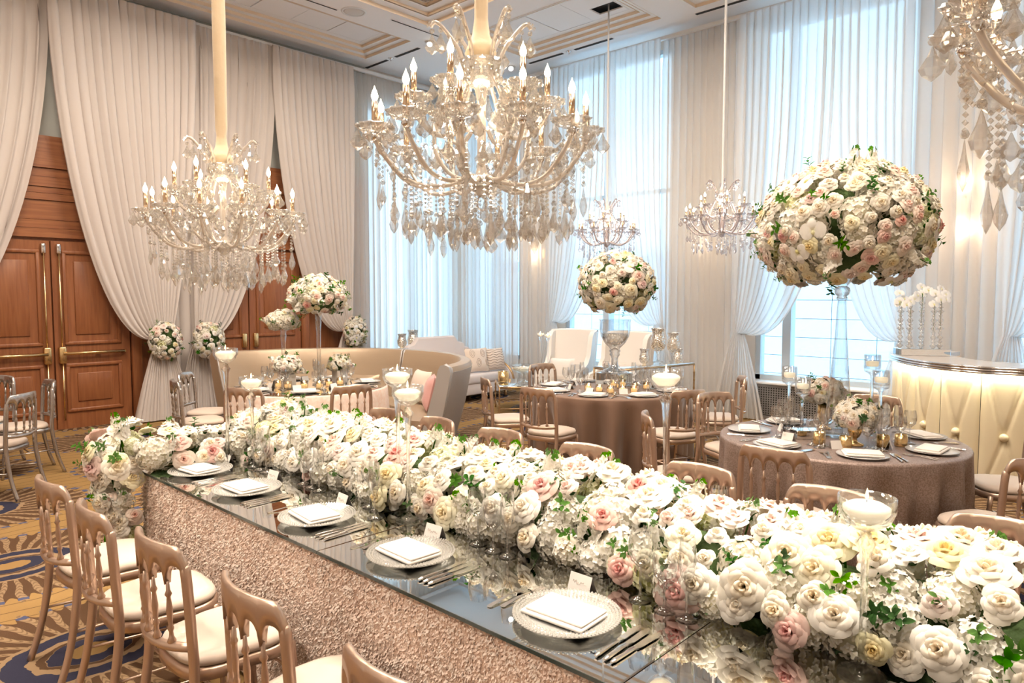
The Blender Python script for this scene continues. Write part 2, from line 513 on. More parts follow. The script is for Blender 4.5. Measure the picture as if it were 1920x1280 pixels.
M['leatherb'] = mat('pewter_leather', (.46, .45, .45), .40, .2, bump=(7, .15, .02))
M['settee'] = mat('lilac_linen', (.72, .66, .65), .8, bump=(60, .1, .003))
M['wing'] = mat('white_linen_upholstery', (.88, .84, .80), .7, bump=(50, .08, .003))
M['barleather'] = mat('ivory_bar_leather', (.84, .74, .52), .5, .05)
M['bartop'] = mat('white_lacquer', (.86, .84, .84), .15, coat=.5)
M['led'] = mat_emit('led_strip', (1.0, .90, .64), 190.0)
M['mercury'] = mat('mercury_glass', (.80, .74, .68), .16, .75, bump=(70, .8, .004))
def mat_mercury():
    m, nt, p, out = nodes_of('speckled_mercury_glass'); nt.nodes.remove(p)
    tc = nt.nodes.new('ShaderNodeTexCoord')
    v = nt.nodes.new('ShaderNodeTexVoronoi'); v.inputs['Scale'].default_value = 55
    nt.links.new(tc.outputs['Object'], v.inputs['Vector'])
    rp = nt.nodes.new('ShaderNodeValToRGB'); rp.color_ramp.elements[0].position = .25; rp.color_ramp.elements[1].position = .55
    nt.links.new(v.outputs['Distance'], rp.inputs['Fac'])
    tl = nt.nodes.new('ShaderNodeBsdfTranslucent'); tl.inputs[0].default_value = (.95, .85, .72, 1)
    g = nt.nodes.new('ShaderNodeBsdfGlossy'); g.inputs[0].default_value = (.86, .83, .80, 1); g.inputs['Roughness'].default_value = .16
    bp = nt.nodes.new('ShaderNodeBump'); bp.inputs['Strength'].default_value = .6; bp.inputs['Distance'].default_value = .01
    nt.links.new(v.outputs['Distance'], bp.inputs['Height']); nt.links.new(bp.outputs['Normal'], g.inputs['Normal'])
    mx = nt.nodes.new('ShaderNodeMixShader')
    nt.links.new(rp.outputs['Color'], mx.inputs[0]); nt.links.new(tl.outputs[0], mx.inputs[1]); nt.links.new(g.outputs[0], mx.inputs[2])
    nt.links.new(mx.outputs[0], out.inputs[0])
    return m
M['mercury2'] = mat_mercury()
M['goldvot'] = mat('gold_mercury', (.78, .56, .28), .25, .9, bump=(60, .5, .003))
M['glow'] = mat_emit('votive_glow', (1.0, .72, .42), 1.6)
M['leaf'] = mat_petal('leaf_green', (.055, .15, .022), (.115, .27, .045), .3)
M['leaf2'] = mat_petal('leaf_dark', (.03, .09, .02), (.05, .15, .03), .2)
M['core'] = mat('dark_foliage', (.045, .085, .02), .9, bump=(20, .8, .03))
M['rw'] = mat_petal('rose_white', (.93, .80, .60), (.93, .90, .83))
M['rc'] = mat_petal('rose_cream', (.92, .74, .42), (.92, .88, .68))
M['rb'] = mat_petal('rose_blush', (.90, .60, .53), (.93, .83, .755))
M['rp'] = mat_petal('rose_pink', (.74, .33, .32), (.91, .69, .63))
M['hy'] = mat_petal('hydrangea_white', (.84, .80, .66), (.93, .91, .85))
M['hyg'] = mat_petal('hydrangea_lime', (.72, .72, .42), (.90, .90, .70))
M['orch'] = mat_petal('orchid_white', (.88, .86, .55), (.95, .94, .92))
M['frame'] = mat('window_frame', (.62, .70, .76), .4, .2)
M['pane'] = mat_thin_glass('window_pane', (.95, .98, 1.0), .0, .25, .03)
M['sill'] = mat('white_sill', (.80, .80, .80), .4)
M['grille'] = mat('grille_grey', (.36, .34, .33), .45, .3)
M['facade'] = mat('facade_panel', (.72, .76, .80), .7)
M['joint'] = mat('facade_joint', (.50, .57, .66), .8)
M['goldleg'] = mat('antique_gold', (.55, .36, .19), .35, .9)
M['pilA'] = mat('pillow_champagne', (.78, .67, .58), .6, sheen=.3)
M['pilline'] = mat('pillow_taupe_thread', (.50, .40, .35), .6)
M['pilR'] = mat('pillow_rose', (.66, .36, .34), .6, sheen=.3)
M['sconce'] = mat_emit('sconce_shade', (1.0, .66, .36), 5.0)
M['spotlens'] = mat_emit('spot_lens', (1.0, .95, .88), 10.0)
M['brick'] = mat('speaker_cloth', (.70, .66, .62), .8)
M['white'] = mat('white_metal', (.82, .82, .82), .4)

# ------------------------------------------------------------ the room
XW, YD, XB, YB, ZC = 9.95, 10.66, -3.6, -4.6, 5.80
struct('floor', B().box(((XB + XW) / 2, (YB + YD) / 2, -.05), (XW - XB + .4, YD - YB + .4, .1)), M['carpet'])
# door wall: cherry panelling below, grey green above, a tall window by the corner
WX0, WX1 = 7.55, 9.55
w = B().box(((XB + WX0) / 2, YD + .1, 1.9), (WX0 - XB, .2, 3.8), mi=0)
w.box(((XB + WX0) / 2, YD + .1, 4.9), (WX0 - XB, .2, 2.2), mi=1)
w.box(((WX0 + WX1) / 2, YD + .1, .27), (WX1 - WX0, .2, .54), mi=2)
w.box(((WX0 + WX1) / 2, YD + .1, 5.63), (WX1 - WX0, .2, .74), mi=2)
w.box(((WX1 + XW + .2) / 2, YD + .1, 3.0), (XW + .2 - WX1, .2, 6.0), mi=2)
wall_left = struct('wall_left', w, [M['wood'], M['wallgrey'], M['cream']])
zs = [2.50, 2.62, 2.73, 2.98, 3.07, 3.15, 3.28, 3.39, 3.80]
dp = [.06, .03, .015, .04, .02, .04, .02, .05]
for i in range(8):
    B().box((3.0, YD - dp[i] / 2, (zs[i] + zs[i + 1]) / 2), (8.6, dp[i], zs[i + 1] - zs[i] - .006)).obj('plank', M['woodh'], wall_left, smooth=False)
struct('wall_behind', B().box((XB - .1, (YB + YD) / 2, 3.0), (.2, YD - YB + .4, 6.0)), M['cream'])
struct('wall_front', B().box(((XB + XW) / 2, YB - .1, 3.0), (XW - XB + .4, .2, 6.0)), M['cream'])
# window wall
WIN = [(9.1, 10.45), (5.85, 8.0), (2.4, 4.45), (-.7, 1.35)]
w = B()
prev = YB - .2
for (a, b_) in sorted(WIN):
    w.box((XW + .1, (prev + a) / 2, 3.0), (.2, a - prev, 6.0)); prev = b_
    w.box((XW + .1, (a + b_) / 2, .27), (.2, b_ - a, .54)); w.box((XW + .1, (a + b_) / 2, 5.82), (.2, b_ - a, .36))
w.box((XW + .1, (prev + YD) / 2, 3.0), (.2, YD - prev, 6.0))
struct('wall_right', w, M['cream'])

def window(n, a0, a1, z0, z1, onleft=False, mull=()):
    """frame bars and panes, a runs along the wall"""
    def P(a, z, d=0): return (a, YD + .1 + d, z) if onleft else (XW + .1 + d, a, z)
    def S(la, lz, t): return (la, t, lz) if onleft else (t, la, lz)
    root = put('window_%d' % n, None, None, P((a0 + a1) / 2, z0)); root['kind'] = 'structure'
    off = Vector(root.location)
    bars = [((a0 + a1) / 2, z0 + .035, a1 - a0, .07), ((a0 + a1) / 2, z1 - .035, a1 - a0, .07), (a0 + .035, (z0 + z1) / 2, .07, z1 - z0), (a1 - .035, (z0 + z1) / 2, .07, z1 - z0)]
    for k, (a, z, la, lz) in enumerate(bars):
        B().box(Vector(P(a, z)) - off, S(la, lz, .14)).obj('frame_bar', M['frame'], root, smooth=False)
    cuts = [a0 + .07] + sorted(mull) + [a1 - .07]
    for k in range(1, len(cuts) - 1):
        B().box(Vector(P(cuts[k], (z0 + z1) / 2)) - off, S(.12, z1 - z0 - .14, .16)).obj('mullion', M['frame'], root, smooth=False)
    zt = z0 + 2.9 if n == 3 else z1 - .12
    B().box(Vector(P((a0 + a1) / 2, zt)) - off, S(a1 - a0 - .14, .06, .12)).obj('transom', M['frame'], root, smooth=False)
    for k in range(len(cuts) - 1):
        for (q0, q1) in ((z0 + .07, zt - .03), (zt + .03, z1 - .07)):
            B().box(Vector(P((cuts[k] + cuts[k + 1]) / 2, (q0 + q1) / 2)) - off, S(cuts[k + 1] - cuts[k] - .02, q1 - q0, .01)).obj('pane', M['pane'], root, smooth=False)
window(1, WX0, WX1, .54, 5.26, True, (8.55,))
window(2, *WIN[0], .54, 5.64, False, (9.8,))
window(3, *WIN[1], .54, 5.64, False, (7.13,))
window(4, *WIN[2], .54, 5.64, False, (4.0,))
window(5, *WIN[3], .54, 5.64, False, (.3,))

# radiator cover with a pierced grille under the window
def radiator(y0, y1, label):
    t = thing('radiator_cover', label, 'radiator', (9.79, (y0 + y1) / 2, 0))
    L_ = y1 - y0
    B().bbox((0, 0, .525), (.28, L_, .035), .012).obj('sill_top', M['sill'], t)
    B().box((.03, 0, .255), (.20, L_ - .02, .505)).obj('body', M['dark'], t, smooth=False)
    g = B()
    n = int(L_ / .036)
    for i in range(n + 1):
        g.box((-.085, -L_ / 2 + .01 + i * (L_ - .02) / n, .27), (.012, .014, .40))
    for j in range(13):
        g.box((-.085, 0, .08 + j * .0325), (.012, L_ - .02, .012))
    g.box((-.085, 0, .03), (.014, L_ - .02, .06)); g.box((-.085, 0, .49), (.014, L_ - .02, .035))
    tag(g.obj('grille', M['grille'], t, smooth=False), 'pierced grey metal grille')
radiator(2.45, 4.4, 'white-topped radiator cover with pierced grille under the window beside the lit bar')
radiator(5.9, 7.95, 'white-topped radiator cover under the window behind the white wing chairs')

# neighbouring building seen through the windows
bd = thing('office_building', 'pale panelled office facade seen through the windows', 'building', (19.0, 6, -4))
B().box((1.0, 0, 1.5), (1.9, 26, 11.0)).obj('facade_wall', M['joint'], bd, smooth=False)
pm = B().box((0, 0, 0), (.08, 1.084, .486)).mesh('panel', M['facade'], False)
for i in range(-5, 13):
    for j in range(-4, 7):
        if i * 1.1 + 6 < -1 or (i > 6 and j > 5): continue
        put('panel', pm, bd, (.02, i * 1.1 - 1.2, 3.9 + j * .5))

# doors
def door(n, x0, x1, hinge_left, bars=True):
    root = put('door_%d' % n, None, None, ((x0 + x1) / 2, YD, 0)); root['kind'] = 'structure'
    W_ = x1 - x0; zt = 2.46
    B().box((0, -.03, zt / 2), (W_ - .01, .06, zt)).obj('leaf', M['wood'], root, smooth=False)
    for (z0, z1) in ((1.13, 2.32), (.24, .84)):
        a = W_ / 2 - .14
        for (c, d) in (((0, z0), (2 * a + .05, .05)), ((0, z1), (2 * a + .05, .05)), ((-a, (z0 + z1) / 2), (.05, z1 - z0)), ((a, (z0 + z1) / 2), (.05, z1 - z0))):
            B().bbox((c[0], -.068, c[1]), (d[0], .03, d[1]), .012).obj('moulding', M['wood'], root)
        B().bbox((0, -.065, (z0 + z1) / 2), (2 * a - .22, .022, z1 - z0 - .22), .01).obj('raised_panel', M['wood'], root)
    e = 1 if hinge_left else -1
    if bars:
        xl = e * (W_ / 2 - .08)
        bar = B().tube([(xl, -.13, 1.0), (-e * (W_ / 2 - .1), -.13, 1.0)], .022, 10).obj('push_bar', M['brass'], root)
        for s_ in (-e * (W_ / 2 - .1), -e * .05): B().box((s_, -.095, 1.0), (.04, .07, .035)).obj('bracket', M['brass'], bar, smooth=False)
        B().bbox((xl, -.095, .98), (.085, .075, .22), .015).obj('latch_box', M['brass'], root)
        B().tube([(xl, -.10, 1.09), (xl, -.10, 1.5), (xl, -.10, 2.30)], .011, 8).obj('vertical_rod', M['brass'], root)
        B().tube([(xl, -.10, .87), (xl, -.10, .12)], .011, 8).obj('vertical_rod', M['brass'], root)
        B().bbox((xl, -.09, 2.36), (.05, .06, .13), .012).obj('top_latch', M['chrome'], root)
    else:
        B().bbox((e * (W_ / 2 - .09), -.085, 1.06), (.075, .05, .22), .012).obj('pull_plate', M['brass'], root)
door(1, 1.68, 2.595, True)
door(2, 2.605, 3.52, False)
door(3, 4.36, 5.255, True, False)
door(4, 5.265, 6.16, False, False)
struct('baseboard_left', B().box((3.0, YD - .015, .06), (9.0, .03, .12)), M['wood'])
for n, x in ((1, 1.6), (2, 3.6), (3, 4.28), (4, 6.24)):
    struct('trim_%d' % n, B().bbox((x, YD - .05, 1.23), (.14, .10, 2.46), .02), M['wood'], True)

# ceiling: soffit with stepped trays, deep brown coffer in the middle of the room
def plate_with_holes(x0, x1, y0, y1, z, th, holes, mi=0):
    xs = sorted({x0, x1, *[h[0] for h in holes], *[h[1] for h in holes]})
    ys = sorted({y0, y1, *[h[2] for h in holes], *[h[3] for h in holes]})
    b = B()
    for i in range(len(xs) - 1):
        for j in range(len(ys) - 1):
            cx, cy_ = (xs[i] + xs[i + 1]) / 2, (ys[j] + ys[j + 1]) / 2
            if any(h[0] < cx < h[1] and h[2] < cy_ < h[3] for h in holes): continue
            b.box((cx, cy_, z + th / 2), (xs[i + 1] - xs[i], ys[j + 1] - ys[j], th))
    return b
COF = (-2.4, 7.10, -3.0, 8.36)
TR = [(2.2, 7.30, 9.05, 10.28), (7.72, 9.22, 5.65, 8.25), (7.72, 9.22, 1.2, 5.1), (-2.5, 1.6, 9.05, 10.28)]
HATCH = (8.50, 8.76, 5.98, 6.42)
ceiling = struct('ceiling', plate_with_holes(XB - .2, XW + .2, YB - .2, YD + .2, ZC, .04, [COF] + TR), M['ceil'])
for (x0, x1, y0, y1) in TR:
    for k in range(3):
        i0, i1 = k * .11, k * .11 + .11
        z = ZC + .04 * k
        # riser band: each tread of the stepped tray
        i0 += .004
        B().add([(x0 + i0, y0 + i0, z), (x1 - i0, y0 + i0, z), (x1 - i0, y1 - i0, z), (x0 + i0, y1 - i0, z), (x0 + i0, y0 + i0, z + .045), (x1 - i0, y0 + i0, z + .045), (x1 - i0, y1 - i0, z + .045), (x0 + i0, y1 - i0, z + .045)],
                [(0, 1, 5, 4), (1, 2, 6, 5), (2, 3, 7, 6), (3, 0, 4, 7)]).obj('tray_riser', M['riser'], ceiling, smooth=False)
        plate_with_holes(x0 + i0, x1 - i0, y0 + i0, y1 - i0, z + .045, .01, [(x0 + i1, x1 - i1, y0 + i1, y1 - i1)]).obj('tray_step', M['ceil'], ceiling, smooth=False)
    a0, a1, b0, b1 = x0 + .33, x1 - .33, y0 + .33, y1 - .33
    nx = max(1, round((a1 - a0) / .66)); ny = max(1, round((b1 - b0) / .66))
    for i in range(nx):
        for j in range(ny):
            p0, p1 = a0 + (a1 - a0) * i / nx, a0 + (a1 - a0) * (i + 1) / nx
            q0, q1 = b0 + (b1 - b0) * j / ny, b0 + (b1 - b0) * (j + 1) / ny
            cx, cy_ = (p0 + p1) / 2, (q0 + q1) / 2
            if p0 < 8.62 < p1 and q0 < 6.2 < q1:
                plate_with_holes(p0 + .006, p1 - .006, q0 + .006, q1 - .006, ZC + .125, .02, [(max(HATCH[0], p0 + .02), min(HATCH[1], p1 - .02), max(HATCH[2], q0 + .02), min(HATCH[3], q1 - .02))]).obj('ceiling_tile', M['ceil'], ceiling, smooth=False)
                continue
            B().box((cx, cy_, ZC + .135 + (.004 if (i + j) % 2 else 0)), (p1 - p0 - .012, q1 - q0 - .012, .02)).obj('ceiling_tile', M['ceil'], ceiling, smooth=False)
    B().box(((a0 + a1) / 2, (b0 + b1) / 2, ZC + .22), (a1 - a0 + .6, b1 - b0 + .6, .02)).obj('tray_back', M['dark'], ceiling, smooth=False)
# coffer: stepped rim and brown lid
for k in range(3):
    i0 = k * .16; z = ZC + .05 * k
    i0 += .004
    x0, x1, y0, y1 = COF[0] + i0, COF[1] - i0, COF[2] + i0, COF[3] - i0
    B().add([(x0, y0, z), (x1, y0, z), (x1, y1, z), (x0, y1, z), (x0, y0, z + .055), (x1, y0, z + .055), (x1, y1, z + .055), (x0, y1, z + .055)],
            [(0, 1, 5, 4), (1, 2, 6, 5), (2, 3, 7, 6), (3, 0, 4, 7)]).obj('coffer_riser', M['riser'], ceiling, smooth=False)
    j0 = .16
    plate_with_holes(x0, x1, y0, y1, z + .055, .01, [(x0 + j0, x1 - j0, y0 + j0, y1 - j0)]).obj('coffer_step', M['ceil'], ceiling, smooth=False)
x0, x1, y0, y1 = COF[0] + .48, COF[1] - .48, COF[2] + .48, COF[3] - .48
b = B().box(((x0 + x1) / 2, (y0 + y1) / 2, 6.42), (x1 - x0 + .2, y1 - y0 + .2, .04))
for (c, d) in ((((x0 + x1) / 2, y0 - .05, 6.18), (x1 - x0 + .16, .08, .5)), (((x0 + x1) / 2, y1 + .05, 6.18), (x1 - x0 + .16, .08, .5)), ((x0 - .05, (y0 + y1) / 2, 6.18), (.08, y1 - y0, .5)), ((x1 + .05, (y0 + y1) / 2, 6.18), (.08, y1 - y0, .5))):
    b.box(c, d)
tag(b.obj('coffer_lid', M['coffer'], ceiling, smooth=False), 'brown timber lid of the ceiling coffer')
struct('roof_slab', B().box(((XB + XW) / 2, (YB + YD) / 2, 6.62), (XW - XB + .6, YD - YB + .6, .1)), M['dark'])
# slot diffusers, speakers, sprinklers, eyeball spots
def slot(x, y, along_y, L_, label, w=.055):
    t = thing('slot_diffuser', label, 'air vent', (x, y, ZC), 0)
    s_ = (w, L_, .012) if along_y else (L_, w, .012)
    B().box((0, 0, -.004), s_).obj('slot', M['dark'], t, smooth=False)
    s2 = (w + .03, L_ + .03, .006) if along_y else (L_ + .03, w + .03, .006)
    B().box((0, 0, -.001), s2).obj('slot_frame', M['ceil'], t, smooth=False)
slot(4.32, 8.72, True, .55, 'dark ceiling air slot above the pole of the smaller crystal chandelier')
slot(7.58, 10.35, True, .62, 'dark ceiling air slot next to the corner, nearer the drapes')
slot(7.58, 9.50, True, .62, 'dark ceiling air slot next to the corner, nearer the brown coffer')
slot(9.38, 8.0, True, .75, 'thin ceiling air slot above the window drapes, farther from camera')
slot(9.38, 7.0, True, .75, 'thin ceiling air slot above the window drapes, beside the chandelier cable')
slot(9.42, 4.8, True, .8, 'thin ceiling air slot above the window drapes, at the upper picture edge')
slot(5.2, 8.84, False, 1.2, 'long thin ceiling slot between the tiled tray and the round speaker', .015)
slot(7.0, 8.56, False, .9, 'long thin ceiling slot between the round speaker and the eyeball spotlight', .015)
for (x, y, lb) in ((6.0, 8.72, 'round white ceiling speaker beside the tiled tray'),):
    t = thing('ceiling_speaker', lb, 'speaker', (x, y, ZC))
    B().lathe([(.02, -.012), (.13, -.010), (.145, 0)], 28).obj('speaker_cloth', M['brick'], t)
    B().lathe([(.143, -.004), (.15, -.012), (.175, -.010), (.18, 0)], 28, cap=False).obj('rim', M['white'], t)
for (x, y, lb) in ((7.57, 9.93, 'small chrome sprinkler between the two dark ceiling slots by the corner'), (9.38, 7.5, 'small chrome sprinkler between the thin slots above the window drapes'), (4.33, 9.62, 'small chrome sprinkler at the end of the slot by the pole')):
    t = thing('sprinkler', lb, 'sprinkler', (x, y, ZC))
    B().lathe([(.0, -.03), (.03, -.022), (.035, -.01), (.05, 0)], 14).obj('rosette', M['chrome'], t)
    B().lathe([(.0, -.05), (.012, -.048), (.012, -.02)], 8).obj('nozzle', M['chrome'], t)
for (x, y, lb, tgt) in ((7.53, 8.85, 'lit eyeball spotlight in the ceiling near the brown coffer', (4.3, 6.5, 1)), (9.30, 8.75, 'lit eyeball spotlight at the top of the window drapes', (6, 5, 1))):
    t = thing('eyeball_spotlight', lb, 'spotlight', (x, y, ZC))
    B().lathe([(.045, -.02), (.085, -.012), (.09, 0)], 18, cap=False).obj('ring', M['white'], t)
    q = aim_quat((0, 0, 0), Vector(tgt) - Vector((x, y, ZC)))
    b = B().lathe([(.04, 0), (.05, -.03), (.045, -.06)], 16, cap=False)
    put('can', b.mesh('can', M['chrome']), t, (0, 0, -.005), quat=q)
    b = B().lathe([(0, -.058), (.044, -.058)], 16)
    put('lens', b.mesh('lens', M['spotlens']), t, (0, 0, -.005), quat=q)

# ------------------------------------------------------------ drapes
def drape(name, label, wall, a0, a1, mat_, ztop=5.64, tie=None, nf=9.0, amp=.035, base=None, seed=0, free=None, pw=1.0, flare=1.0, zt=1.15, zbot=.02):
    """wall 'L' runs along x at y=base, wall 'R' runs along y at x=base.  tie: coordinate where the panel is tied back"""
    r = random.Random(seed)
    W_ = abs(a1 - a0)
    folds = max(3, int(W_ * nf))
    ph = [r.uniform(-.9, .9) for _ in range(folds * 2 + 4)]
    am = [r.uniform(.45, 1.25) for _ in range(folds * 2 + 4)]
    wob = [r.uniform(-1, 1) for _ in range(folds * 2 + 4)]
    nu = folds * 7
    zlist = []
    if tie is None:
        nv = 14
        zlist = [ztop + (zbot - ztop) * j / nv for j in range(nv + 1)]
    else:
        n1, n2 = 26, 8
        zlist = [ztop + (zt - ztop) * math.sin(j / n1 * PI / 2) ** .9 for j in range(n1 + 1)]
        zlist += [zt + (zbot - zt) * (j / n2) for j in range(1, n2 + 1)]
    vs = []
    for z in zlist:
        for i in range(nu + 1):
            s_ = i / nu
            k = s_ * folds; ki = int(k); fr = k - ki; fr = fr * fr * (3 - 2 * fr)
            pp = ph[ki] * (1 - fr) + ph[ki + 1] * fr
            aa = am[ki] * (1 - fr) + am[ki + 1] * fr
            ww = wob[ki] * (1 - fr) + wob[ki + 1] * fr
            th = 2 * PI * k + pp
            off = amp * aa * (math.sin(th) + .35 * math.sin(2 * th + pp * 3))
            lat = amp * (1.25 if wall == 'R' or nf > 9.2 else .85) * math.cos(th + .6) * aa
            top = a0 + (a1 - a0) * s_
            hem = min(1.0, .35 + (ztop - z) * 1.4)
            if tie is None:
                pos = top + lat * hem + .02 * ww * (ztop - z) / 5
                off *= hem
            else:
                wt = .17
                sgn = 1 if a1 > a0 else -1
                tp = tie + sgn * (s_ - .5) * wt
                if z >= zt:
                    tau = (ztop - z) / (ztop - zt)
                    far = min(1, abs(top - tie) / max(.05, abs((free if free is not None else a0) - tie)))
                    circ = 1 - math.sqrt(max(0, 1 - tau ** 2.1))
                    g = (.18 * tau ** 1.5 + .82 * circ) * far + (tau ** 1.6) * (1 - far)
                    g = g ** (pw * (1.8 if wall == 'R' else 1.08))
                    # the free edge sags a little below a straight pull
                    pos = top + (tp - top) * g + lat * hem * (1 - g)
                    sq = 1 - .55 * g
                    off = off * hem * sq + .05 * math.sin(PI * g) * far
                    zz = z - .10 * far * far * math.sin(PI * min(1, g)) * tau
                else:
                    d = (zt - z) / zt
                    pos = tp + sgn * (s_ - .5) * .62 * flare * d ** .8 + lat * d * .8
                    off = off * (.45 + .6 * d)
                    zz = z
            zc = z if tie is None else zz
            vs.append((pos, base + off, zc) if wall == 'L' else (base - off, pos, zc))
    w_ = nu + 1
    fs = [(j * w_ + i, j * w_ + i + 1, (j + 1) * w_ + i + 1, (j + 1) * w_ + i) for j in range(len(zlist) - 1) for i in range(nu)]
    o = B().add(vs, fs).obj(name, mat_)
    return tag(o, label, 'curtain')

YL = 10.45
D_ = M['drape']
drape('tied_curtain', 'ivory drape swept aside in front of the double doors, at the picture edge', 'L', 2.62, -.4, D_, tie=.9, base=YL, seed=1, free=2.62, nf=8)
drape('tied_curtain', 'ivory drape gathered beside the brass-barred doors under the smaller chandelier', 'L', 2.60, 4.42, D_, tie=3.84, base=YL - .16, seed=2, free=2.60)
drape('tied_curtain', 'ivory drape gathered to the second flower tie-back, beside the banquette doors', 'L', 5.66, 4.36, D_, tie=4.42, base=YL - .03, seed=3, free=5.66)
drape('straight_curtain', 'narrow ivory drape hanging straight between two flower tie-backs', 'L', 3.88, 4.42, D_, base=YL + .10, seed=4)
drape('tied_curtain', 'ivory drape gathered to the third flower tie-back behind the tall vases', 'L', 5.62, 7.10, D_, tie=6.92, base=YL - .09, seed=5, free=5.62)
S_ = M['sheer']
drape('straight_curtain', 'white sheer hanging straight along the door wall to the corner, glowing at the window', 'L', 6.95, 9.58, S_, base=YL + .10, seed=6, nf=9.5, amp=.04)
XS = 9.58
drape('straight_curtain', 'white sheer hanging straight across the window next to the corner', 'R', 10.42, 8.9, S_, base=XS + .08, seed=7, nf=9.5, amp=.04)
drape('straight_curtain', 'beige-lit sheer over the pillar behind the coffee table candles', 'R', 8.84, 7.98, S_, base=XS + .08, seed=8, nf=10, amp=.04)
drape('tied_curtain', 'white sheer tied back at the window behind the single-seat wing chairs, farther half', 'R', 6.84, 8.02, S_, tie=7.95, base=XS - .07, seed=9, free=6.9, nf=10, zt=1.30)
drape('tied_curtain', 'white sheer tied back at the window behind the wing chairs, nearer half', 'R', 6.83, 5.82, S_, tie=5.80, base=XS - .07, seed=10, free=6.92, nf=10, zt=1.30)
drape('straight_curtain', 'beige-lit sheer over the pillar behind the small chandelier', 'R', 5.86, 4.46, S_, base=XS + .08, seed=11, nf=9.5, amp=.045)
drape('tied_curtain', 'white sheer tied back at the tall window above the pierced radiator cover', 'R', 3.28, 4.56, S_, tie=4.50, base=XS - .07, seed=12, free=3.36, nf=10, zt=1.22)
drape('tied_curtain', 'white sheer swept behind the bar orchids at the tall window', 'R', 3.27, 2.36, S_, tie=2.36, base=XS - .07, seed=13, free=3.38, nf=10, zt=1.20)
drape('straight_curtain', 'beige-lit sheer over the pillar behind the lit bar', 'R', 2.46, 1.30, S_, base=XS + .08, seed=14, nf=7, amp=.05)
drape('tied_curtain', 'white sheer tied back at the window past the bar, at the picture edge', 'R', .2, 1.42, S_, tie=1.30, base=XS - .07, seed=15, free=.2, nf=9, zt=1.30)
drape('tied_curtain', 'white sheer on the out-of-frame side of the window past the bar', 'R', .25, -.8, S_, tie=-.7, base=XS - .24, seed=16, free=.25, nf=9, zt=1.30)
struct('trim_5', B().box((3.0, YL + .02, 5.66), (13.1, .05, .05)), M['white'])
struct('trim_6', B().box((XS + .02, 3.0, 5.66), (.05, 15.0, .05)), M['white'])

# sconces glowing through the sheers on the pillars
for i, (y, z, lb) in enumerate(((8.49, 2.50, 'warm wall sconce glowing through the sheer behind the main chandelier pendants'), (5.15, 2.50, 'warm wall sconce glowing through the sheer below the small chandelier'), (1.80, 2.52, 'lower warm glow of a wall sconce behind the sheer above the bar'), (1.83, 3.06, 'upper warm glow of a wall sconce behind the sheer above the bar'))):
    t = thing('wall_sconce', lb, 'wall lamp', (9.88, y, z))
    B().bbox((.04, 0, -.02), (.06, .10, .22), .02).obj('backplate', M['brass'], t)
    b = B().lathe([(.035, -.06), (.05, .10)], 14, (-.04, 0, 0), cap=False)
    b.obj('lamp_shade', M['sconce'], t)
    l = light('sconce_bulb', 'POINT', (9.72, y, z + .02), 4, WARM2, size=.05)

# ------------------------------------------------------------ flower meshes (unit size)
def petal_rose(seed, mat_, openness=1.0, n=19):
    r = random.Random(seed); b = B()
    for k in range(n):
        f = k / (n - 1)
        ph = k * 2.399 + r.uniform(-.25, .25)
        rb, rt = .04 + .10 * f, (.10 + .92 * f ** .85 * openness) * r.uniform(.92, 1.08)
        h = (.86 - .42 * f) * r.uniform(.92, 1.08); w = R(70 - 20 * f); tw = r.uniform(-.15, .15)
        cur = .18 + .30 * f
        def fn(u, v):
            uu = u * 2 - 1
            sh = (1 - .25 * (1 - v) ** 1.5) * (1 - .30 * v ** 5)
            a = ph + uu * w * sh + tw * v
            rr = rb + (rt - rb) * v ** (1.0 + .5 * (1 - f)) * (1 - .13 * uu * uu)
            z = h * math.sin(min(1, v) * PI / 2 * (1 + cur)) * (1 - .26 * abs(uu) ** 1.6 * v) - .05 * f
            return (rr * math.cos(a), rr * math.sin(a), z)
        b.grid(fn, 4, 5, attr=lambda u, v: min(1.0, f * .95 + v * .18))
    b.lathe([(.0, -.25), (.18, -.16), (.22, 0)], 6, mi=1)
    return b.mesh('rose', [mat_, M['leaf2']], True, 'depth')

def hydrangea(seed, mat_, n=112):
    r = random.Random(seed); b = B()
    b.ball((0, 0, 0), .80, 8, 5)
    b.a[-42:] = [0.0] * 42 if len(b.a) >= 42 else b.a
    for k in range(n):
        z = 1 - 1.62 * (k + .5) / n
        t = k * 2.39996 + r.uniform(-.2, .2)
        rr = math.sqrt(max(0, 1 - z * z))
        nrm = Vector((rr * math.cos(t), rr * math.sin(t), z))
        c = nrm * r.uniform(.88, 1.02)
        nrm = (nrm + Vector((r.uniform(-.3, .3), r.uniform(-.3, .3), r.uniform(-.3, .3)))).normalized()
        t1 = nrm.orthogonal().normalized(); t2 = nrm.cross(t1)
        a0 = r.uniform(0, PI); s = r.uniform(.135, .18)
        for q in range(4):
            a = a0 + q * PI / 2
            d = t1 * math.cos(a) + t2 * math.sin(a); e = nrm.cross(d)
            lift = nrm * s * r.uniform(.0, .35)
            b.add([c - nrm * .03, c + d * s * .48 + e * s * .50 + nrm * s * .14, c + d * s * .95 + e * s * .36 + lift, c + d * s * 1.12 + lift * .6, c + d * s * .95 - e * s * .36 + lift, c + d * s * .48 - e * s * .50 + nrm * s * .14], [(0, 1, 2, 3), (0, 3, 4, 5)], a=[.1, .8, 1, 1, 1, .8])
    return b.mesh('hydrangea', mat_, True, 'depth')

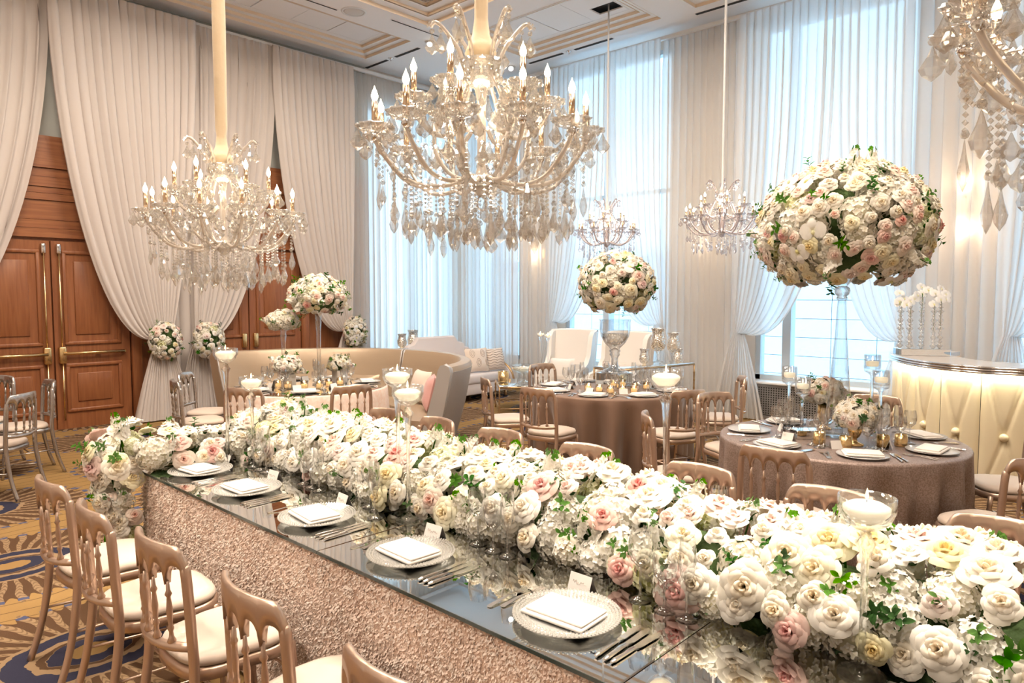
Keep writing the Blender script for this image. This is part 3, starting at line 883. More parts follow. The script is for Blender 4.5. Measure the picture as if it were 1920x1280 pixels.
def stock(seed, mat_):
    r = random.Random(seed); b = B()
    b.tube([(0, 0, -.9), (0, 0, .0), (.02, 0, .5), (0, .02, 1.0)], [.04, .035, .03, .015], 5, mi=1)
    for k in range(20):
        f = k / 19
        z = .02 + .95 * f; t = k * 2.2; rr = (.30 - .19 * f)
        c = Vector((rr * math.cos(t), rr * math.sin(t), z)); nrm = Vector((math.cos(t), math.sin(t), .35)).normalized()
        t1 = nrm.orthogonal().normalized(); t2 = nrm.cross(t1)
        s = (.26 - .14 * f) * r.uniform(.85, 1.1)
        green = f > .86
        for q in range(5):
            a = q * 2 * PI / 5 + r.uniform(-.2, .2)
            d = t1 * math.cos(a) + t2 * math.sin(a); e = nrm.cross(d)
            b.add([c, c + d * s * .6 + e * s * .5 + nrm * s * .2, c + d * s * 1.05 + nrm * s * r.uniform(.1, .5), c + d * s * .6 - e * s * .5 + nrm * s * .2], [(0, 1, 2, 3)], mi=1 if green else 0, a=[.2, .9, 1, .9])
    return b.mesh('stock_flower', [mat_, M['leaf']], True, 'depth')

def leaf_geo(b, base, d, nrm, L_, w, mi=0, bend=.25):
    d = d.normalized(); e = d.cross(nrm).normalized(); nrm = e.cross(d).normalized()
    prof = [(0, .05), (.3, .8), (.6, .9), (.85, .5), (1, .02)]
    vs, at = [], []
    for (t, ww) in prof:
        c = base + d * L_ * t - nrm * bend * L_ * t * t
        vs += [c - e * w * ww + nrm * w * ww * .35, c, c + e * w * ww + nrm * w * ww * .35]; at += [t, t * .6, t]
    fs = []
    for i in range(4):
        for j in range(2): fs.append((i * 3 + j, i * 3 + j + 1, i * 3 + j + 4, i * 3 + j + 3))
    b.add(vs, fs, mi, at)

def sprig(seed, mat_, n=9, wide=.16):
    r = random.Random(seed); b = B()
    pts = [Vector((.10 * math.sin(t * 2), .05 * t * t, t)) for t in (0, .3, .6, .9)]
    b.tube([(0, 0, -.4)] + pts, [.02, .02, .016, .012, .008], 4)
    for k in range(n):
        t = .12 + .88 * k / (n - 1)
        base = Vector((.10 * math.sin(t * 2), .05 * t * t, t * .9))
        a = k * 2.5 + r.uniform(-.4, .4)
        d = Vector((math.cos(a), math.sin(a), r.uniform(.3, .8)))
        leaf_geo(b, base, d, Vector((0, 0, 1)), r.uniform(.34, .48) * (1.1 - .35 * t), wide * r.uniform(.8, 1.1))
    return b.mesh('leaf_sprig', mat_, True, 'depth')

def orchid(seed):
    r = random.Random(seed); b = B()
    for q, (a, L_, w) in enumerate(((90, .95, .36), (215, .9, .34), (325, .9, .34), (5, .95, .62), (175, .95, .62))):
        a = R(a); d = Vector((math.cos(a), math.sin(a), .12)); e = Vector((-math.sin(a), math.cos(a), 0))
        vs, at = [], []
        for (t, ww) in ((0, .12), (.25, .75), (.55, 1), (.82, .8), (1, .25)):
            c = d * L_ * t + Vector((0, 0, .10 * math.sin(t * PI) - .12 * t * t))
            vs += [c - e * w * ww, c + Vector((0, 0, .05)), c + e * w * ww]; at += [t * 1.6 + .25] * 3
        fs = [(i * 3 + j, i * 3 + j + 1, i * 3 + j + 4, i * 3 + j + 3) for i in range(4) for j in range(2)]
        b.add(vs, fs, 0, at)
    b.ball((0, -.12, .12), (.14, .2, .12), 6, 4)
    return b.mesh('orchid_bloom', M['orch'], True, 'depth')

ROSE = {k: [petal_rose(i * 7 + j, M[k], .80 + .14 * j, 21) for j in range(3)] for i, k in enumerate(('rw', 'rc', 'rb', 'rp'))}
ROSE_BUD = {k: petal_rose(91 + i, M[k], .62, 15) for i, k in enumerate(('rw', 'rb'))}
HYD = [hydrangea(3, M['hy']), hydrangea(4, M['hy']), hydrangea(5, M['hyg'], 100)]
STK = [stock(1, M['hy']), stock(2, M['hy'])]
SPR = [sprig(1, M['leaf'], 11, .10), sprig(2, M['leaf'], 9, .12), sprig(3, M['leaf2'], 10, .12)]
ORC = orchid(1)

def plant(root, p, nrm, kind, r_, size):
    nrm = Vector(nrm).normalized()
    nrm = (nrm + Vector((r_.uniform(-.22, .22), r_.uniform(-.22, .22), r_.uniform(-.22, .22)))).normalized()
    q = nrm.to_track_quat('Z', 'Y') @ Quaternion((0, 0, 1), r_.uniform(0, 2 * PI))
    if kind == 'hyd':
        me = r_.choice(HYD if r_.random() < .5 else HYD[:2]); nm = 'hydrangea'
    elif kind == 'stk':
        me = r_.choice(STK); nm = 'stock_flower'
    elif kind == 'spr':
        me = r_.choice(SPR); nm = 'leaf_sprig'
    elif kind == 'orc':
        me = ORC; nm = 'orchid_bloom'
    else:
        me = r_.choice(ROSE[kind] if r_.random() < .8 else [ROSE_BUD['rb' if kind in ('rb', 'rp') else 'rw']]); nm = 'rose'
    return put(nm, me, root, p, quat=q, scale=size)

def rose_kind(r_, mix=(.52, .24, .17, .07)):
    x = r_.random()
    for k, w in zip(('rw', 'rc', 'rb', 'rp'), mix):
        if x < w: return k
        x -= w
    return 'rw'

def flower_ball(root, c, rad, n, seed, rs=.055, hs=.10, zmin=-.95, hyd_share=.30, orc_share=.0, spr_n=20, stk_n=6, mix=(.42, .28, .2, .10), core=True, spr=.13):
    r_ = random.Random(seed)
    if core:
        b = B().ball((0, 0, 0), 1, 16, 10)
        b.v = [(c[0] + x * rad[0] * .74, c[1] + y * rad[1] * .74, c[2] + z * rad[2] * .74) for x, y, z in b.v]
        b.obj('foliage_core', M['core'], root)
    for k in range(n):
        z = 1 - (1 - zmin) * (k + .5) / n
        t = k * 2.39996 + r_.uniform(-.15, .15); rr = math.sqrt(max(0, 1 - z * z))
        d = Vector((rr * math.cos(t), rr * math.sin(t), z))
        nrm = Vector((d.x / rad[0], d.y / rad[1], d.z / rad[2])).normalized()
        p = Vector(c) + Vector((d.x * rad[0], d.y * rad[1], d.z * rad[2]))
        x = r_.random()
        if x < hyd_share:
            s = hs * r_.uniform(.8, 1.1); plant(root, p - nrm * s * .88, nrm, 'hyd', r_, s)
        elif x < hyd_share + orc_share:
            plant(root, p + nrm * .01, nrm, 'orc', r_, rs * 1.25)
        else:
            s = rs * r_.uniform(.75, 1.12); plant(root, p - nrm * s * .18, nrm, rose_kind(r_, mix), r_, s)
    for k in range(spr_n + stk_n):
        z = r_.uniform(zmin, 1); t = r_.uniform(0, 2 * PI); rr = math.sqrt(1 - z * z)
        d = Vector((rr * math.cos(t), rr * math.sin(t), z))
        nrm = Vector((d.x / rad[0], d.y / rad[1], d.z / rad[2])).normalized()
        p = Vector(c) + Vector((d.x * rad[0], d.y * rad[1], d.z * rad[2])) * .97
        if k < spr_n: plant(root, p, nrm + Vector((r_.uniform(-.6, .6), r_.uniform(-.6, .6), r_.uniform(-.6, .3))), 'spr', r_, spr * r_.uniform(.7, 1.1))
        else: plant(root, p, nrm, 'stk', r_, rs * 1.9)

# ------------------------------------------------------------ crystal chandeliers
def drop_mesh(L_, w, t, mat_, k=6):
    """faceted pendant hanging from the origin"""
    b = B()
    prof = [(0.06, 0), (.42, -.30), (1.0, -.62), (.72, -.82), (0.04, -1.0)]
    vs, fs = [], []
    for (r_, z) in prof:
        for i in range(k):
            a = 2 * PI * i / k
            vs.append((r_ * w * math.cos(a), r_ * t * math.sin(a), z * L_))
    for j in range(len(prof) - 1):
        for i in range(k):
            fs.append((j * k + i, (j + 1) * k + i, (j + 1) * k + (i + 1) % k, j * k + (i + 1) % k))
    fs.append(tuple(range(k))); fs.append(tuple(range((len(prof) - 1) * k, len(prof) * k))[::-1])
    b.add(vs, fs)
    b.ball((0, 0, .012), .011, 6, 4)
    return b.mesh('crystal_drop', mat_, False)

def bead_chain(pts, rad, mat_, name='bead_chain', parent=None, build=True):
    b = B()
    for p in pts:
        x, y, z = p
        b.add([(x, y, z + rad), (x + rad, y, z), (x, y + rad, z), (x - rad, y, z), (x, y - rad, z), (x, y, z - rad)],
              [(0, 1, 2), (0, 2, 3), (0, 3, 4), (0, 4, 1), (5, 2, 1), (5, 3, 2), (5, 4, 3), (5, 1, 4)])
    me = b.mesh(name, mat_, False)
    o = put(name, me, parent)
    o['kind'] = 'stuff'
    return o

def smooth_path(pts, n=5):
    out = []
    P = [pts[0]] + list(pts) + [pts[-1]]
    for i in range(1, len(P) - 2):
        for k in range(n):
            t = k / n
            out.append(tuple(.5 * (2 * P[i][d] + (P[i + 1][d] - P[i - 1][d]) * t + (2 * P[i - 1][d] - 5 * P[i][d] + 4 * P[i + 1][d] - P[i + 2][d]) * t * t + (3 * P[i][d] - P[i - 1][d] - 3 * P[i + 1][d] + P[i + 2][d]) * t ** 3) for d in range(len(pts[0]))))
    out.append(tuple(pts[-1]))
    return out

def radial(rz, a):
    return [(r_ * math.cos(a), r_ * math.sin(a), z) for r_, z in rz]

def chandelier(label, seed, fine=True):
    """about 1 m across, lowest pendant at z=0"""
    r_ = random.Random(seed)
    t = thing('crystal_chandelier', label, 'chandelier')
    mc = M['crystal'] if fine else M['crystal2']; ma = M['arm'] if fine else M['arm2']
    drops = [drop_mesh(.085, .030, .014, mc), drop_mesh(.105, .024, .016, mc, 8), drop_mesh(.062, .022, .012, mc), drop_mesh(.125, .019, .014, mc, 8)]
    # central stem, hub, neck bowl
    B().lathe([(0, .20), (.02, .21), (.045, .235), (.05, .26), (.03, .28), (.018, .33), (.018, .60), (.03, .66), (.02, .70)], 16).obj('stem', ma, t)
    B().lathe([(.0, .235), (.06, .245), (.085, .27), (.075, .285), (.0, .29)], 20).obj('hub', mc, t)
    B().lathe([(.03, .655), (.075, .685), (.092, .73), (.095, .765), (.088, .765), (.07, .70), (.0, .67)], 20, wob=lambda a, q, z: .03 * math.cos(12 * a)).obj('neck_bowl', mc, t)
    B().tube([(.03 * math.cos(a), 0, .175 + .03 * math.sin(a)) for a in [2 * PI * k / 14 for k in range(14)]], .004, 6, closed=True).obj('bottom_ring', M['chrome'], t)
    for k in range(6):
        a = k * PI / 3 + .2
        path = smooth_path([(.045, .265), (.13, .30), (.185, .38), (.19, .48), (.145, .60), (.085, .69), (.075, .75), (.095, .82), (.15, .895), (.185, .925), (.205, .905)], 4)
        bar = B().tube(radial(path, a), .0085, 6, flat=1.0).obj('cage_bar', ma, t)
        bead_chain(radial([(q + .012, z + .004) for q, z in path[::2]], a), .009, mc, parent=bar)
        for (q, z) in ((.200, .895), (.165, .90)):
            put('crystal_drop', drops[0 if fine else 2], t, radial([(q, z - .02)], a)[0], rz=r_.uniform(0, 3))
    def arm(a, path, cr, cz, big):
        path = smooth_path(path, 4)
        o = B().tube(radial(path, a), .009, 8).obj('arm', ma, t)
        bead_chain(radial([(q, z + .016) for q, z in path[3::2]], a), .008, mc, parent=o)
        e = radial([(cr, cz)], a)[0]
        cup = B().lathe([(.012, -.02), (.05, -.008), (.07, .012), (.072, .018), (.05, .004), (.012, -.004)], 30, e, wob=lambda an, q, z: (.10 * math.cos(10 * an) if q > .04 else 0)).obj('drip_dish', mc, t)
        B().lathe([(.008, -.045), (.02, -.03), (.016, -.015)], 10, e).obj('arm_cap', M['chrome'] if fine else ma, t)
        ca = B().lathe([(.0125, 0), (.0125, .112), (.0, .113)], 10, e).obj('candle_tube', M['tubem'], t)
        B().lathe([(.007, .113), (.0125, .126), (.0135, .135), (.009, .150), (.0032, .163), (.0, .174)], 10, e).obj('bulb', M['bulb'], t)
        n = 6 if fine else 3
        for k in range(n):
            b_ = 2 * PI * k / n + a
            p = (e[0] + .068 * math.cos(b_), e[1] + .068 * math.sin(b_), e[2] - .002)
            put('crystal_drop', drops[2] if k % 2 else drops[0], t, p, rz=b_)
    lo = [(.05, .275), (.14, .245), (.24, .235), (.33, .265), (.405, .345), (.438, .40), (.44, .425)]
    hi = [(.06, .50), (.13, .455), (.20, .465), (.255, .52), (.275, .57), (.275, .585)]
    for k in range(12): arm(k * PI / 6, lo if k % 2 else [(q * .97, z + .012) for q, z in lo], .44 if k % 2 else .427, .445 if k % 2 else .457, True)
    for k in range(6): arm(k * PI / 3 + PI / 12, hi, .275, .60, False)
    # pendants: bead strings with drops under the arms
    spots = []
    for k in range(12):
        a = k * PI / 6
        for (q, z0, ln) in ((.42, .345, .10), (.37, .285, .12), (.30, .245, .10), (.22, .235, .12)):
            spots.append((q, a + r_.uniform(-.05, .05), z0, ln * r_.uniform(.7, 1.35)))
        spots.append((.36, a + PI / 12, .27, .10 * r_.uniform(.8, 1.6)))
        spots.append((.27, a + PI / 12 + r_.uniform(-.08, .08), .255, .11 * r_.uniform(.8, 1.4)))
    for (q, n, z0, ln) in ((.18, 12, .25, .12), (.12, 9, .25, .13), (.06, 6, .23, .12)):
        for k in range(n): spots.append((q, 2 * PI * k / n + r_.uniform(-.1, .1), z0, ln * r_.uniform(.8, 1.2)))
    if not fine: spots = spots[::2]
    for (q, a, z0, ln) in spots:
        x, y = q * math.cos(a), q * math.sin(a)
        nb = max(2, int(ln / .017))
        bead_chain([(x, y, z0 - (i + .5) * ln / nb) for i in range(nb)], .0085, mc, parent=t)
        put('crystal_drop', r_.choice(drops), t, (x, y, z0 - ln - .012), rz=r_.uniform(0, PI))
    # swags of beads between the rings and a fringe round the cage
    for k in range(12):
        a, a2 = k * PI / 6, (k + 1) * PI / 6
        pts = []
        for i in range(13):
            f = i / 12; aa = a + (a2 - a) * f
            pts.append((.43 * math.cos(aa), .43 * math.sin(aa), .425 - .10 * math.sin(PI * f)))
        bead_chain(pts, .0085, mc, parent=t)
    for k in range(6):
        for sgn in (-1, 1):
            a = k * PI / 3 + .2; a2 = k * PI / 3 + PI / 12 + sgn * .15
            pts = []
            for i in range(14):
                f = i / 13
                q = .085 + (.27 - .085) * f; aa = a + (a2 - a) * f
                pts.append((q * math.cos(aa), q * math.sin(aa), .72 + (.59 - .72) * f - .07 * math.sin(PI * f)))
            bead_chain(pts, .0085, mc, parent=t)
    if fine:
        for (q, z0, n) in ((.20, .50, 12), (.17, .57, 8), (.31, .33, 12), (.10, .63, 8), (.21, .40, 10), (.13, .42, 8), (.37, .36, 12)):
            for k in range(n):
                a = 2 * PI * k / n + r_.uniform(-.1, .1)
                put('crystal_drop', r_.choice(drops[:3]), t, (q * math.cos(a), q * math.sin(a), z0 + r_.uniform(-.03, .03)), rz=r_.uniform(0, PI))
    return t

def pole(ch, z0, r0, bunch=True):
    """fabric sleeve and hanging rod from the chandelier's neck to the ceiling, parts of the chandelier"""
    sx, sz, cz = ch.scale[0], ch.scale[2], ch.location[2]
    top = (ZC + .45 if ch.location[0] < 6 else ZC + .2) - z0
    prof = [(0, .045), (.03, .062), (.06, .05), (.10, .034), (.16, .026), (.2, r0)] if bunch else [(0, .03), (.04, .04), (.08, .02), (.12, r0)]
    prof += [(.2 + (top - .2) * k / 6, r0 * (1 + .08 * math.sin(k * 2.1))) for k in range(1, 7)]
    tr = lambda q, z: (q / sx, (z0 + z - cz) / sz)
    B().lathe([tr(q, z) for z, q in prof], 14, wob=lambda a, q, z: .06 * math.cos(5 * a + z * 3) + .04 * math.cos(3 * a - z * 2)).obj('silk_sleeve', M['silk'] if bunch else M['white'], ch)
    B().lathe([tr(.008, -.06), tr(.008, top + .01)], 8).obj('hanging_rod', M['chrome'], ch)

CHAND = ((1.945, 1.985, 1.95, 'large warm-lit crystal chandelier over the middle of the head table'),
         (1.81, 3.92, 1.80, 'crystal chandelier hanging in front of the door drapes, over the flowered table end'),
         (1.95, -.03, 1.90, 'crystal chandelier cut off by the picture edge above the tall flower ball'))
ch0 = chandelier(CHAND[0][3], 5, True)
chs = [ch0]
for i in (1, 2):
    chs.append(tree_copy(ch0, label=CHAND[i][3]))
for i, o in enumerate(chs):
    x, y, z, lb = CHAND[i]
    sc = (.94, .89, .95)[i]; o.scale = (sc, sc, sc * (.97, 1.0, 1.0)[i]); o.location = (x, y, z); o.rotation_euler = (0, 0, (.1, .33, .62)[i]); o['group'] = 'large crystal chandeliers over the head table'
    l = light('chandelier_glow', 'POINT', (x, y, z + .52), 3, (1.0, .80, .56), size=.12)
pole(chs[0], 1.95 + .70, .026)
pole(chs[1], 1.80 + .68, .032)
pole(chs[2], 1.90 + .725, .026)
far0 = chandelier('small crystal chandelier with dark-rimmed arms right above the urn flower ball', 8, False)
far1 = tree_copy(far0, label='small crystal chandelier in front of the beige sheer beside the large flower ball')
far0.location = (8.62, 6.16, 2.28); far0.scale = (.95, .95, .95); far0.rotation_euler = (0, 0, .15)
far1.location = (8.45, 4.25, 2.30); far1.scale = (1.02, 1.02, .98); far1.rotation_euler = (0, 0, .4)
for (x, y, z) in ((8.62, 6.16, 2.28), (8.45, 4.25, 2.30)):
    light('chandelier_glow', 'POINT', (x, y, z + .55), 10, (1.0, .80, .56), size=.1)
pole(far0, 2.28 + .74, .014, False)
pole(far1, 2.30 + .76, .016, False)

# ------------------------------------------------------------ banquet chairs
def make_chair(name, label, mat_):
    """faces +x, back at x=-.2"""
    t = thing(name, label, 'chair')
    HW = .195
    def curve(u):            # plan curve of the back, u -1..1
        return -.205 - .055 * (1 - u * u)
    # top rail with five arches along its lower edge
    n = 50
    nodes = [-1, -.6, -.2, .2, .6, 1]
    def zb(u):
        for i in range(5):
            if nodes[i] <= u <= nodes[i + 1] + 1e-9:
                f = (u - nodes[i]) / .4 * 2 - 1
                return .772 + .072 * math.sqrt(max(0, 1 - abs(f) ** 2.4))
        return .775
    def zt(u):
        return .905 - .055 * max(0, (abs(u) - .80) / .20) ** 2.2 + .008 * (1 - u * u)
    vs, fs = [], []
    prof = [(-1, 0), (-1, .5), (-.9, .85), (-.45, 1.0), (.45, 1.0), (.9, .85), (1, .5), (1, 0)]
    for i in range(n + 1):
        u = -1 + 2 * i / n
        x, y = curve(u), u * HW
        tx = 2 * .055 * u / HW; l = math.hypot(1, tx)
        nx, ny = 1 / l, -tx / l
        z0, z1 = zb(u), zt(u)
        for (d, f) in prof:
            k = .0135
            lean = -.045 * (z0 + (z1 - z0) * f - .45)
            vs.append((x + nx * d * k + lean, y + ny * d * k, z0 + (z1 - z0) * f))
    m = len(prof)
    for i in range(n):
        for j in range(m):
            fs.append((i * m + j, i * m + (j + 1) % m, (i + 1) * m + (j + 1) % m, (i + 1) * m + j))
    fs.append(tuple(range(m))[::-1]); fs.append(tuple(range(n * m, (n + 1) * m)))
    B().add(vs, fs).obj('top_rail', mat_, t)
    # back legs running up into the posts
    for s in (-1, 1):
        pts = smooth_path([(-.30, s * (HW + .012), .0), (-.245, s * (HW + .006), .18), (-.208, s * HW, .42), (-.212, s * HW, .60), (-.221, s * (HW - .004), .78), (-.224, s * (HW - .012), .842)], 4)
        B().tube(pts, [.0165] * 6 + [.0185] * (len(pts) - 7) + [.012], 8).obj('back_leg', mat_, t)
        pts = smooth_path([(.205, s * .165, .0), (.188, s * .172, .2), (.17, s * .178, .43)], 3)
        B().tube(pts, [.013] * 3 + [.016] * (len(pts) - 3), 8).obj('front_leg', mat_, t)
    # lower rail with small cups
    pts = [(curve(u) - .006, u * HW, .545 + .012 * u * u) for u in [-1 + k / 6 for k in range(13)]]
    lr = B().tube(pts, .017, 8).obj('lower_rail', mat_, t)
    # four turned spindles
    prof = [(.006, 0), (.016, .015), (.009, .03), (.007, .05), (.012, .06), (.007, .072), (.0095, .10), (.0115, .125), (.0085, .155), (.007, .172), (.0125, .182), (.0075, .195), (.006, .228)]
    sp = B().lathe(prof, 8).mesh('spindle', mat_)
    for u in (-.6, -.2, .2, .6):
        o = put('spindle', sp, t, (curve(u) - .006, u * HW, .553))
        o.rotation_euler = (0, -.04, 0)
    # seat frame: rounded ring, and stuffed cushion
    def seat_ring(s):
        out = []
        for k in range(36):
            a = 2 * PI * k / 36
            ca, sa = math.cos(a), math.sin(a)
            x = math.copysign(abs(ca) ** .62, ca) * .215 * s; y = math.copysign(abs(sa) ** .62, sa) * (.205 + (.012 if ca > 0 else -.004)) * s
            out.append((x, y))
        return out
    b = B()
    rings = [(.93, .405), (1.0, .41), (1.0, .445), (.96, .452), (.5, .452)]
    vs = []
    for s, z in rings: vs += [(x, y, z) for x, y in seat_ring(s)]
    fs = [(j * 36 + k, j * 36 + (k + 1) % 36, (j + 1) * 36 + (k + 1) % 36, (j + 1) * 36 + k) for j in range(len(rings) - 1) for k in range(36)]
    fs.append(tuple(range(36))[::-1])
    b.add(vs, fs).obj('seat_frame', mat_, t)
    b = B()
    rings = [(.90, .452), (.955, .458), (.965, .472), (.93, .488), (.78, .500), (.45, .507), (.02, .509)]
    vs = []
    for s, z in rings: vs += [(x, y, z) for x, y in seat_ring(s)]
    fs = [(j * 36 + k, j * 36 + (k + 1) % 36, (j + 1) * 36 + (k + 1) % 36, (j + 1) * 36 + k) for j in range(len(rings) - 1) for k in range(36)]
    fs.append(tuple(range(36))[::-1]); fs.append(tuple(range(6 * 36, 7 * 36)))
    b.add(vs, fs).obj('seat_cushion', M['cushion'], t)
    for s in (-1, 1):
        B().tube([(-.232, s * (HW + .002), .24), (.192, s * .173, .22)], .0065, 6).obj('stretcher', mat_, t)
    B().tube([(-.02, -HW + .005, .23), (-.02, HW - .005, .23)], .0065, 6).obj('stretcher', mat_, t)
    B().tube([(.190, -.172, .30), (.190, .172, .30)], .0065, 6).obj('stretcher', mat_, t)
    return t

CH = {}
def chair(x, y, ang, label, group, kind='chair'):
    """x, y: middle of the top rail; ang: facing direction in degrees"""
    a = R(ang)
    loc = (x + .262 * math.cos(a), y + .262 * math.sin(a), 0)
    if kind not in CH:
        CH[kind] = make_chair('banquet_chair', label, M[kind]); o = CH[kind]
        o.location = loc; o.rotation_euler = (0, 0, a)
    else:
        o = tree_copy(CH[kind], loc, a, label)
    o['label'] = label; o['group'] = group
    return o

NEAR = [(.86, 3.74, 'first'), (.86, 3.15, 'second'), (.90, 2.58, 'third'), (.92, 1.94, 'fourth'), (.93, 1.27, 'fifth')]
for i, (x, y, o_) in enumerate(NEAR):
    chair(x, y, (2, -3, 1, -2, 2)[i], f'{o_} near-side champagne chair of the head table, counted from its flowered end', 'chairs along the near side of the head table')
FAR = [4.24, 3.66, 3.06, 2.38, 1.68, 1.05, .42]
for i, y in enumerate(FAR):
    chair(3.18, y, 180 + (3, -4, 2, 0, -2, 1, 2)[i], f'{ORD[i]} champagne chair behind the floral runner, counted from the flowered end', 'chairs along the far side of the head table')

# ------------------------------------------------------------ head table
TX0, TX1, TY0, TY1, TZ = 1.44, 2.66, -.9, 4.26, .76
t = thing('head_table', 'long head table with mirrored top panels and rose pile skirt', 'table', ((TX0 + TX1) / 2, (TY0 + TY1) / 2, 0))
oc = Vector(t.location)
B().box(Vector(((TX0 + TX1) / 2, (TY0 + TY1) / 2, .72)) - oc, (TX1 - TX0 - .04, TY1 - TY0 - .04, .05)).obj('table_board', M['dark'], t, smooth=False)
cuts = [TY0, -.41, .99, 2.39, 3.79, TY1]
for k in range(len(cuts) - 1):
    y0, y1 = cuts[k], cuts[k + 1]
    c = Vector(((TX0 + TX1) / 2, (y0 + y1) / 2, TZ - .006)) - oc
    pn = B().bbox(c, (TX1 - TX0, y1 - y0 - .003, .012), .003, seg=1)
    o = pn.obj('mirror_panel', M['mirror'], t, smooth=False)
    B().box(c + Vector((-(TX1 - TX0) / 2 - .0005, 0, 0)), (.002, y1 - y0 - .003, .012)).obj('glass_edge', M['mirroredge'], o, smooth=False)
# skirt: four cloth sides with a shaggy pile of petals on the visible ones
b = B()
x0, x1, y0, y1 = TX0 + .012, TX1 - .012, TY0 + .012, TY1 - .012
def side(p, q, n, ax):
    def fn(u, v):
        x, y = p[0] + (q[0] - p[0]) * u, p[1] + (q[1] - p[1]) * u
        d = .006 * math.sin(u * n) * (1 - v)
        return Vector((x + ax[0] * d, y + ax[1] * d, .01 + .735 * v)) - oc
    b.grid(fn, 60, 6)
side((x0, y0), (x0, y1), 40, (-1, 0)); side((x1, y1), (x1, y0), 40, (1, 0)); side((x0, y1), (x1, y1), 12, (0, 1)); side((x1, y0), (x0, y0), 12, (0, -1))
sk = b.obj('table_skirt', M['skirt'], t)
r_ = random.Random(3); b = B()
def tuft(p, nrm, s):
    up = Vector((r_.uniform(-.8, .8), r_.uniform(-.8, .8), r_.uniform(-1, .35))).normalized()
    e = nrm.cross(up).normalized(); d = e.cross(nrm).normalized()
    tip = p + d * s * r_.uniform(.8, 1.2) + nrm * s * r_.uniform(.5, 1.2)
    b.add([p, p + d * s * .55 + e * s * .42 + nrm * s * .28, tip, p + d * s * .5 - e * s * .42 + nrm * s * .12], [(0, 1, 2, 3)])
for k in range(46000):
    y = r_.uniform(.2, TY1); z = r_.uniform(.02, .742)
    tuft(Vector((TX0 + .012, y, z)) - oc, Vector((-1, 0, 0)), r_.uniform(.006, .0115))
for k in range(6000):
    tuft(Vector((r_.uniform(TX0, TX1), TY1 - .012, r_.uniform(.02, .742))) - oc, Vector((0, 1, 0)), r_.uniform(.006, .0115))
tag(b.obj('fabric_pile', M['pile'], sk), kind='stuff')

# ------------------------------------------------------------ floral runner with a cascade over the table end
fr = thing('floral_runner', 'long runner of white and blush roses, hydrangeas and greenery along the mirrored head table', 'flowers', (2.25, 2.0, TZ))
fo = Vector(fr.location)
r_ = random.Random(11)
CX, HWD, HT = 2.26, .275, .205
def runner_pt(y, th):
    """th 0 = near foot, pi = far foot"""
    sw = 1 + .08 * math.sin(y * 3.1) + .05 * math.sin(y * 7.3 + 1)
    h = HT * (1 + .10 * math.sin(y * 4.3 + .5))
    p = Vector((CX - HWD * sw * math.cos(th), y, TZ + .03 + h * math.sin(th) ** .9))
    n = Vector((-math.cos(th) / HWD, r_.uniform(-.6, .6), math.sin(th) / HT)).normalized()
    return p, n
b = B().grid(lambda u, v: runner_pt(-.75 + 5.0 * u, PI * v)[0] * 1 - fo, 60, 10)
b.v = [((x) * 1.0 if False else (x - (CX - fo.x)) * .55 + (CX - fo.x), y, max(.004, z * .66)) for x, y, z in b.v]
b.obj('foliage_core', M['core'], fr)
y = -.55; row = 0
while y < 4.3:
    step = .105
    n = 8
    for k in range(n):
        th = PI * (.04 + .92 * (k + (.5 if row % 2 else 0)) / n)
        p, nr = runner_pt(y + r_.uniform(-.035, .035), th + r_.uniform(-.08, .08))
        x = r_.random()
        if th > PI * .82 and r_.random() < .4: continue
        if x < .20:
            s = r_.uniform(.070, .098); plant(fr, p - nr * s * .45 - fo + Vector((0, 0, max(0, TZ + s * .55 - p.z))), nr, 'hyd', r_, s)
        elif x < .93:
            s = r_.uniform(.056, .084); plant(fr, p + nr * s * .30 - fo, nr + Vector((-.25, 0, .1)), rose_kind(r_, (.54, .22, .17, .07)), r_, s)
        else:
            plant(fr, p - fo, nr + Vector((0, 0, .6)), 'stk', r_, r_.uniform(.09, .12))
    y += step; row += 1
for k in range(40):      # low fringe of blooms along the near foot, resting on the mirror
    yy = -.3 + 4.4 * k / 40 + r_.uniform(-.03, .03)
    big = r_.random() < .55
    s = r_.uniform(.065, .085) if big else r_.uniform(.050, .066)
    p = Vector((CX - HWD * 1.0 + r_.uniform(.0, .05), yy, TZ + s * (.75 if big else .8)))
    plant(fr, p - fo, (-1, r_.uniform(-.4, .4), .35), 'hyd' if big else rose_kind(r_), r_, s)
for k in range(26):      # upright stock spikes along the crest
    yy = -.3 + 4.5 * k / 26 + r_.uniform(-.06, .06)
    p, nr = runner_pt(yy, PI * r_.uniform(.42, .72))
    plant(fr, p - fo + Vector((0, 0, -.01)), (r_.uniform(-.3, .3), r_.uniform(-.3, .3), 1), 'stk', r_, r_.uniform(.09, .125))
for k in range(70):
    yy = -.3 + 4.6 * r_.random()
    p, nr = runner_pt(yy, PI * r_.choice((r_.uniform(.02, .25), r_.uniform(.1, .8))))
    plant(fr, p - fo, nr + Vector((-.3, r_.uniform(-.8, .8), r_.uniform(-.2, .5))), 'spr', r_, r_.uniform(.06, .095))
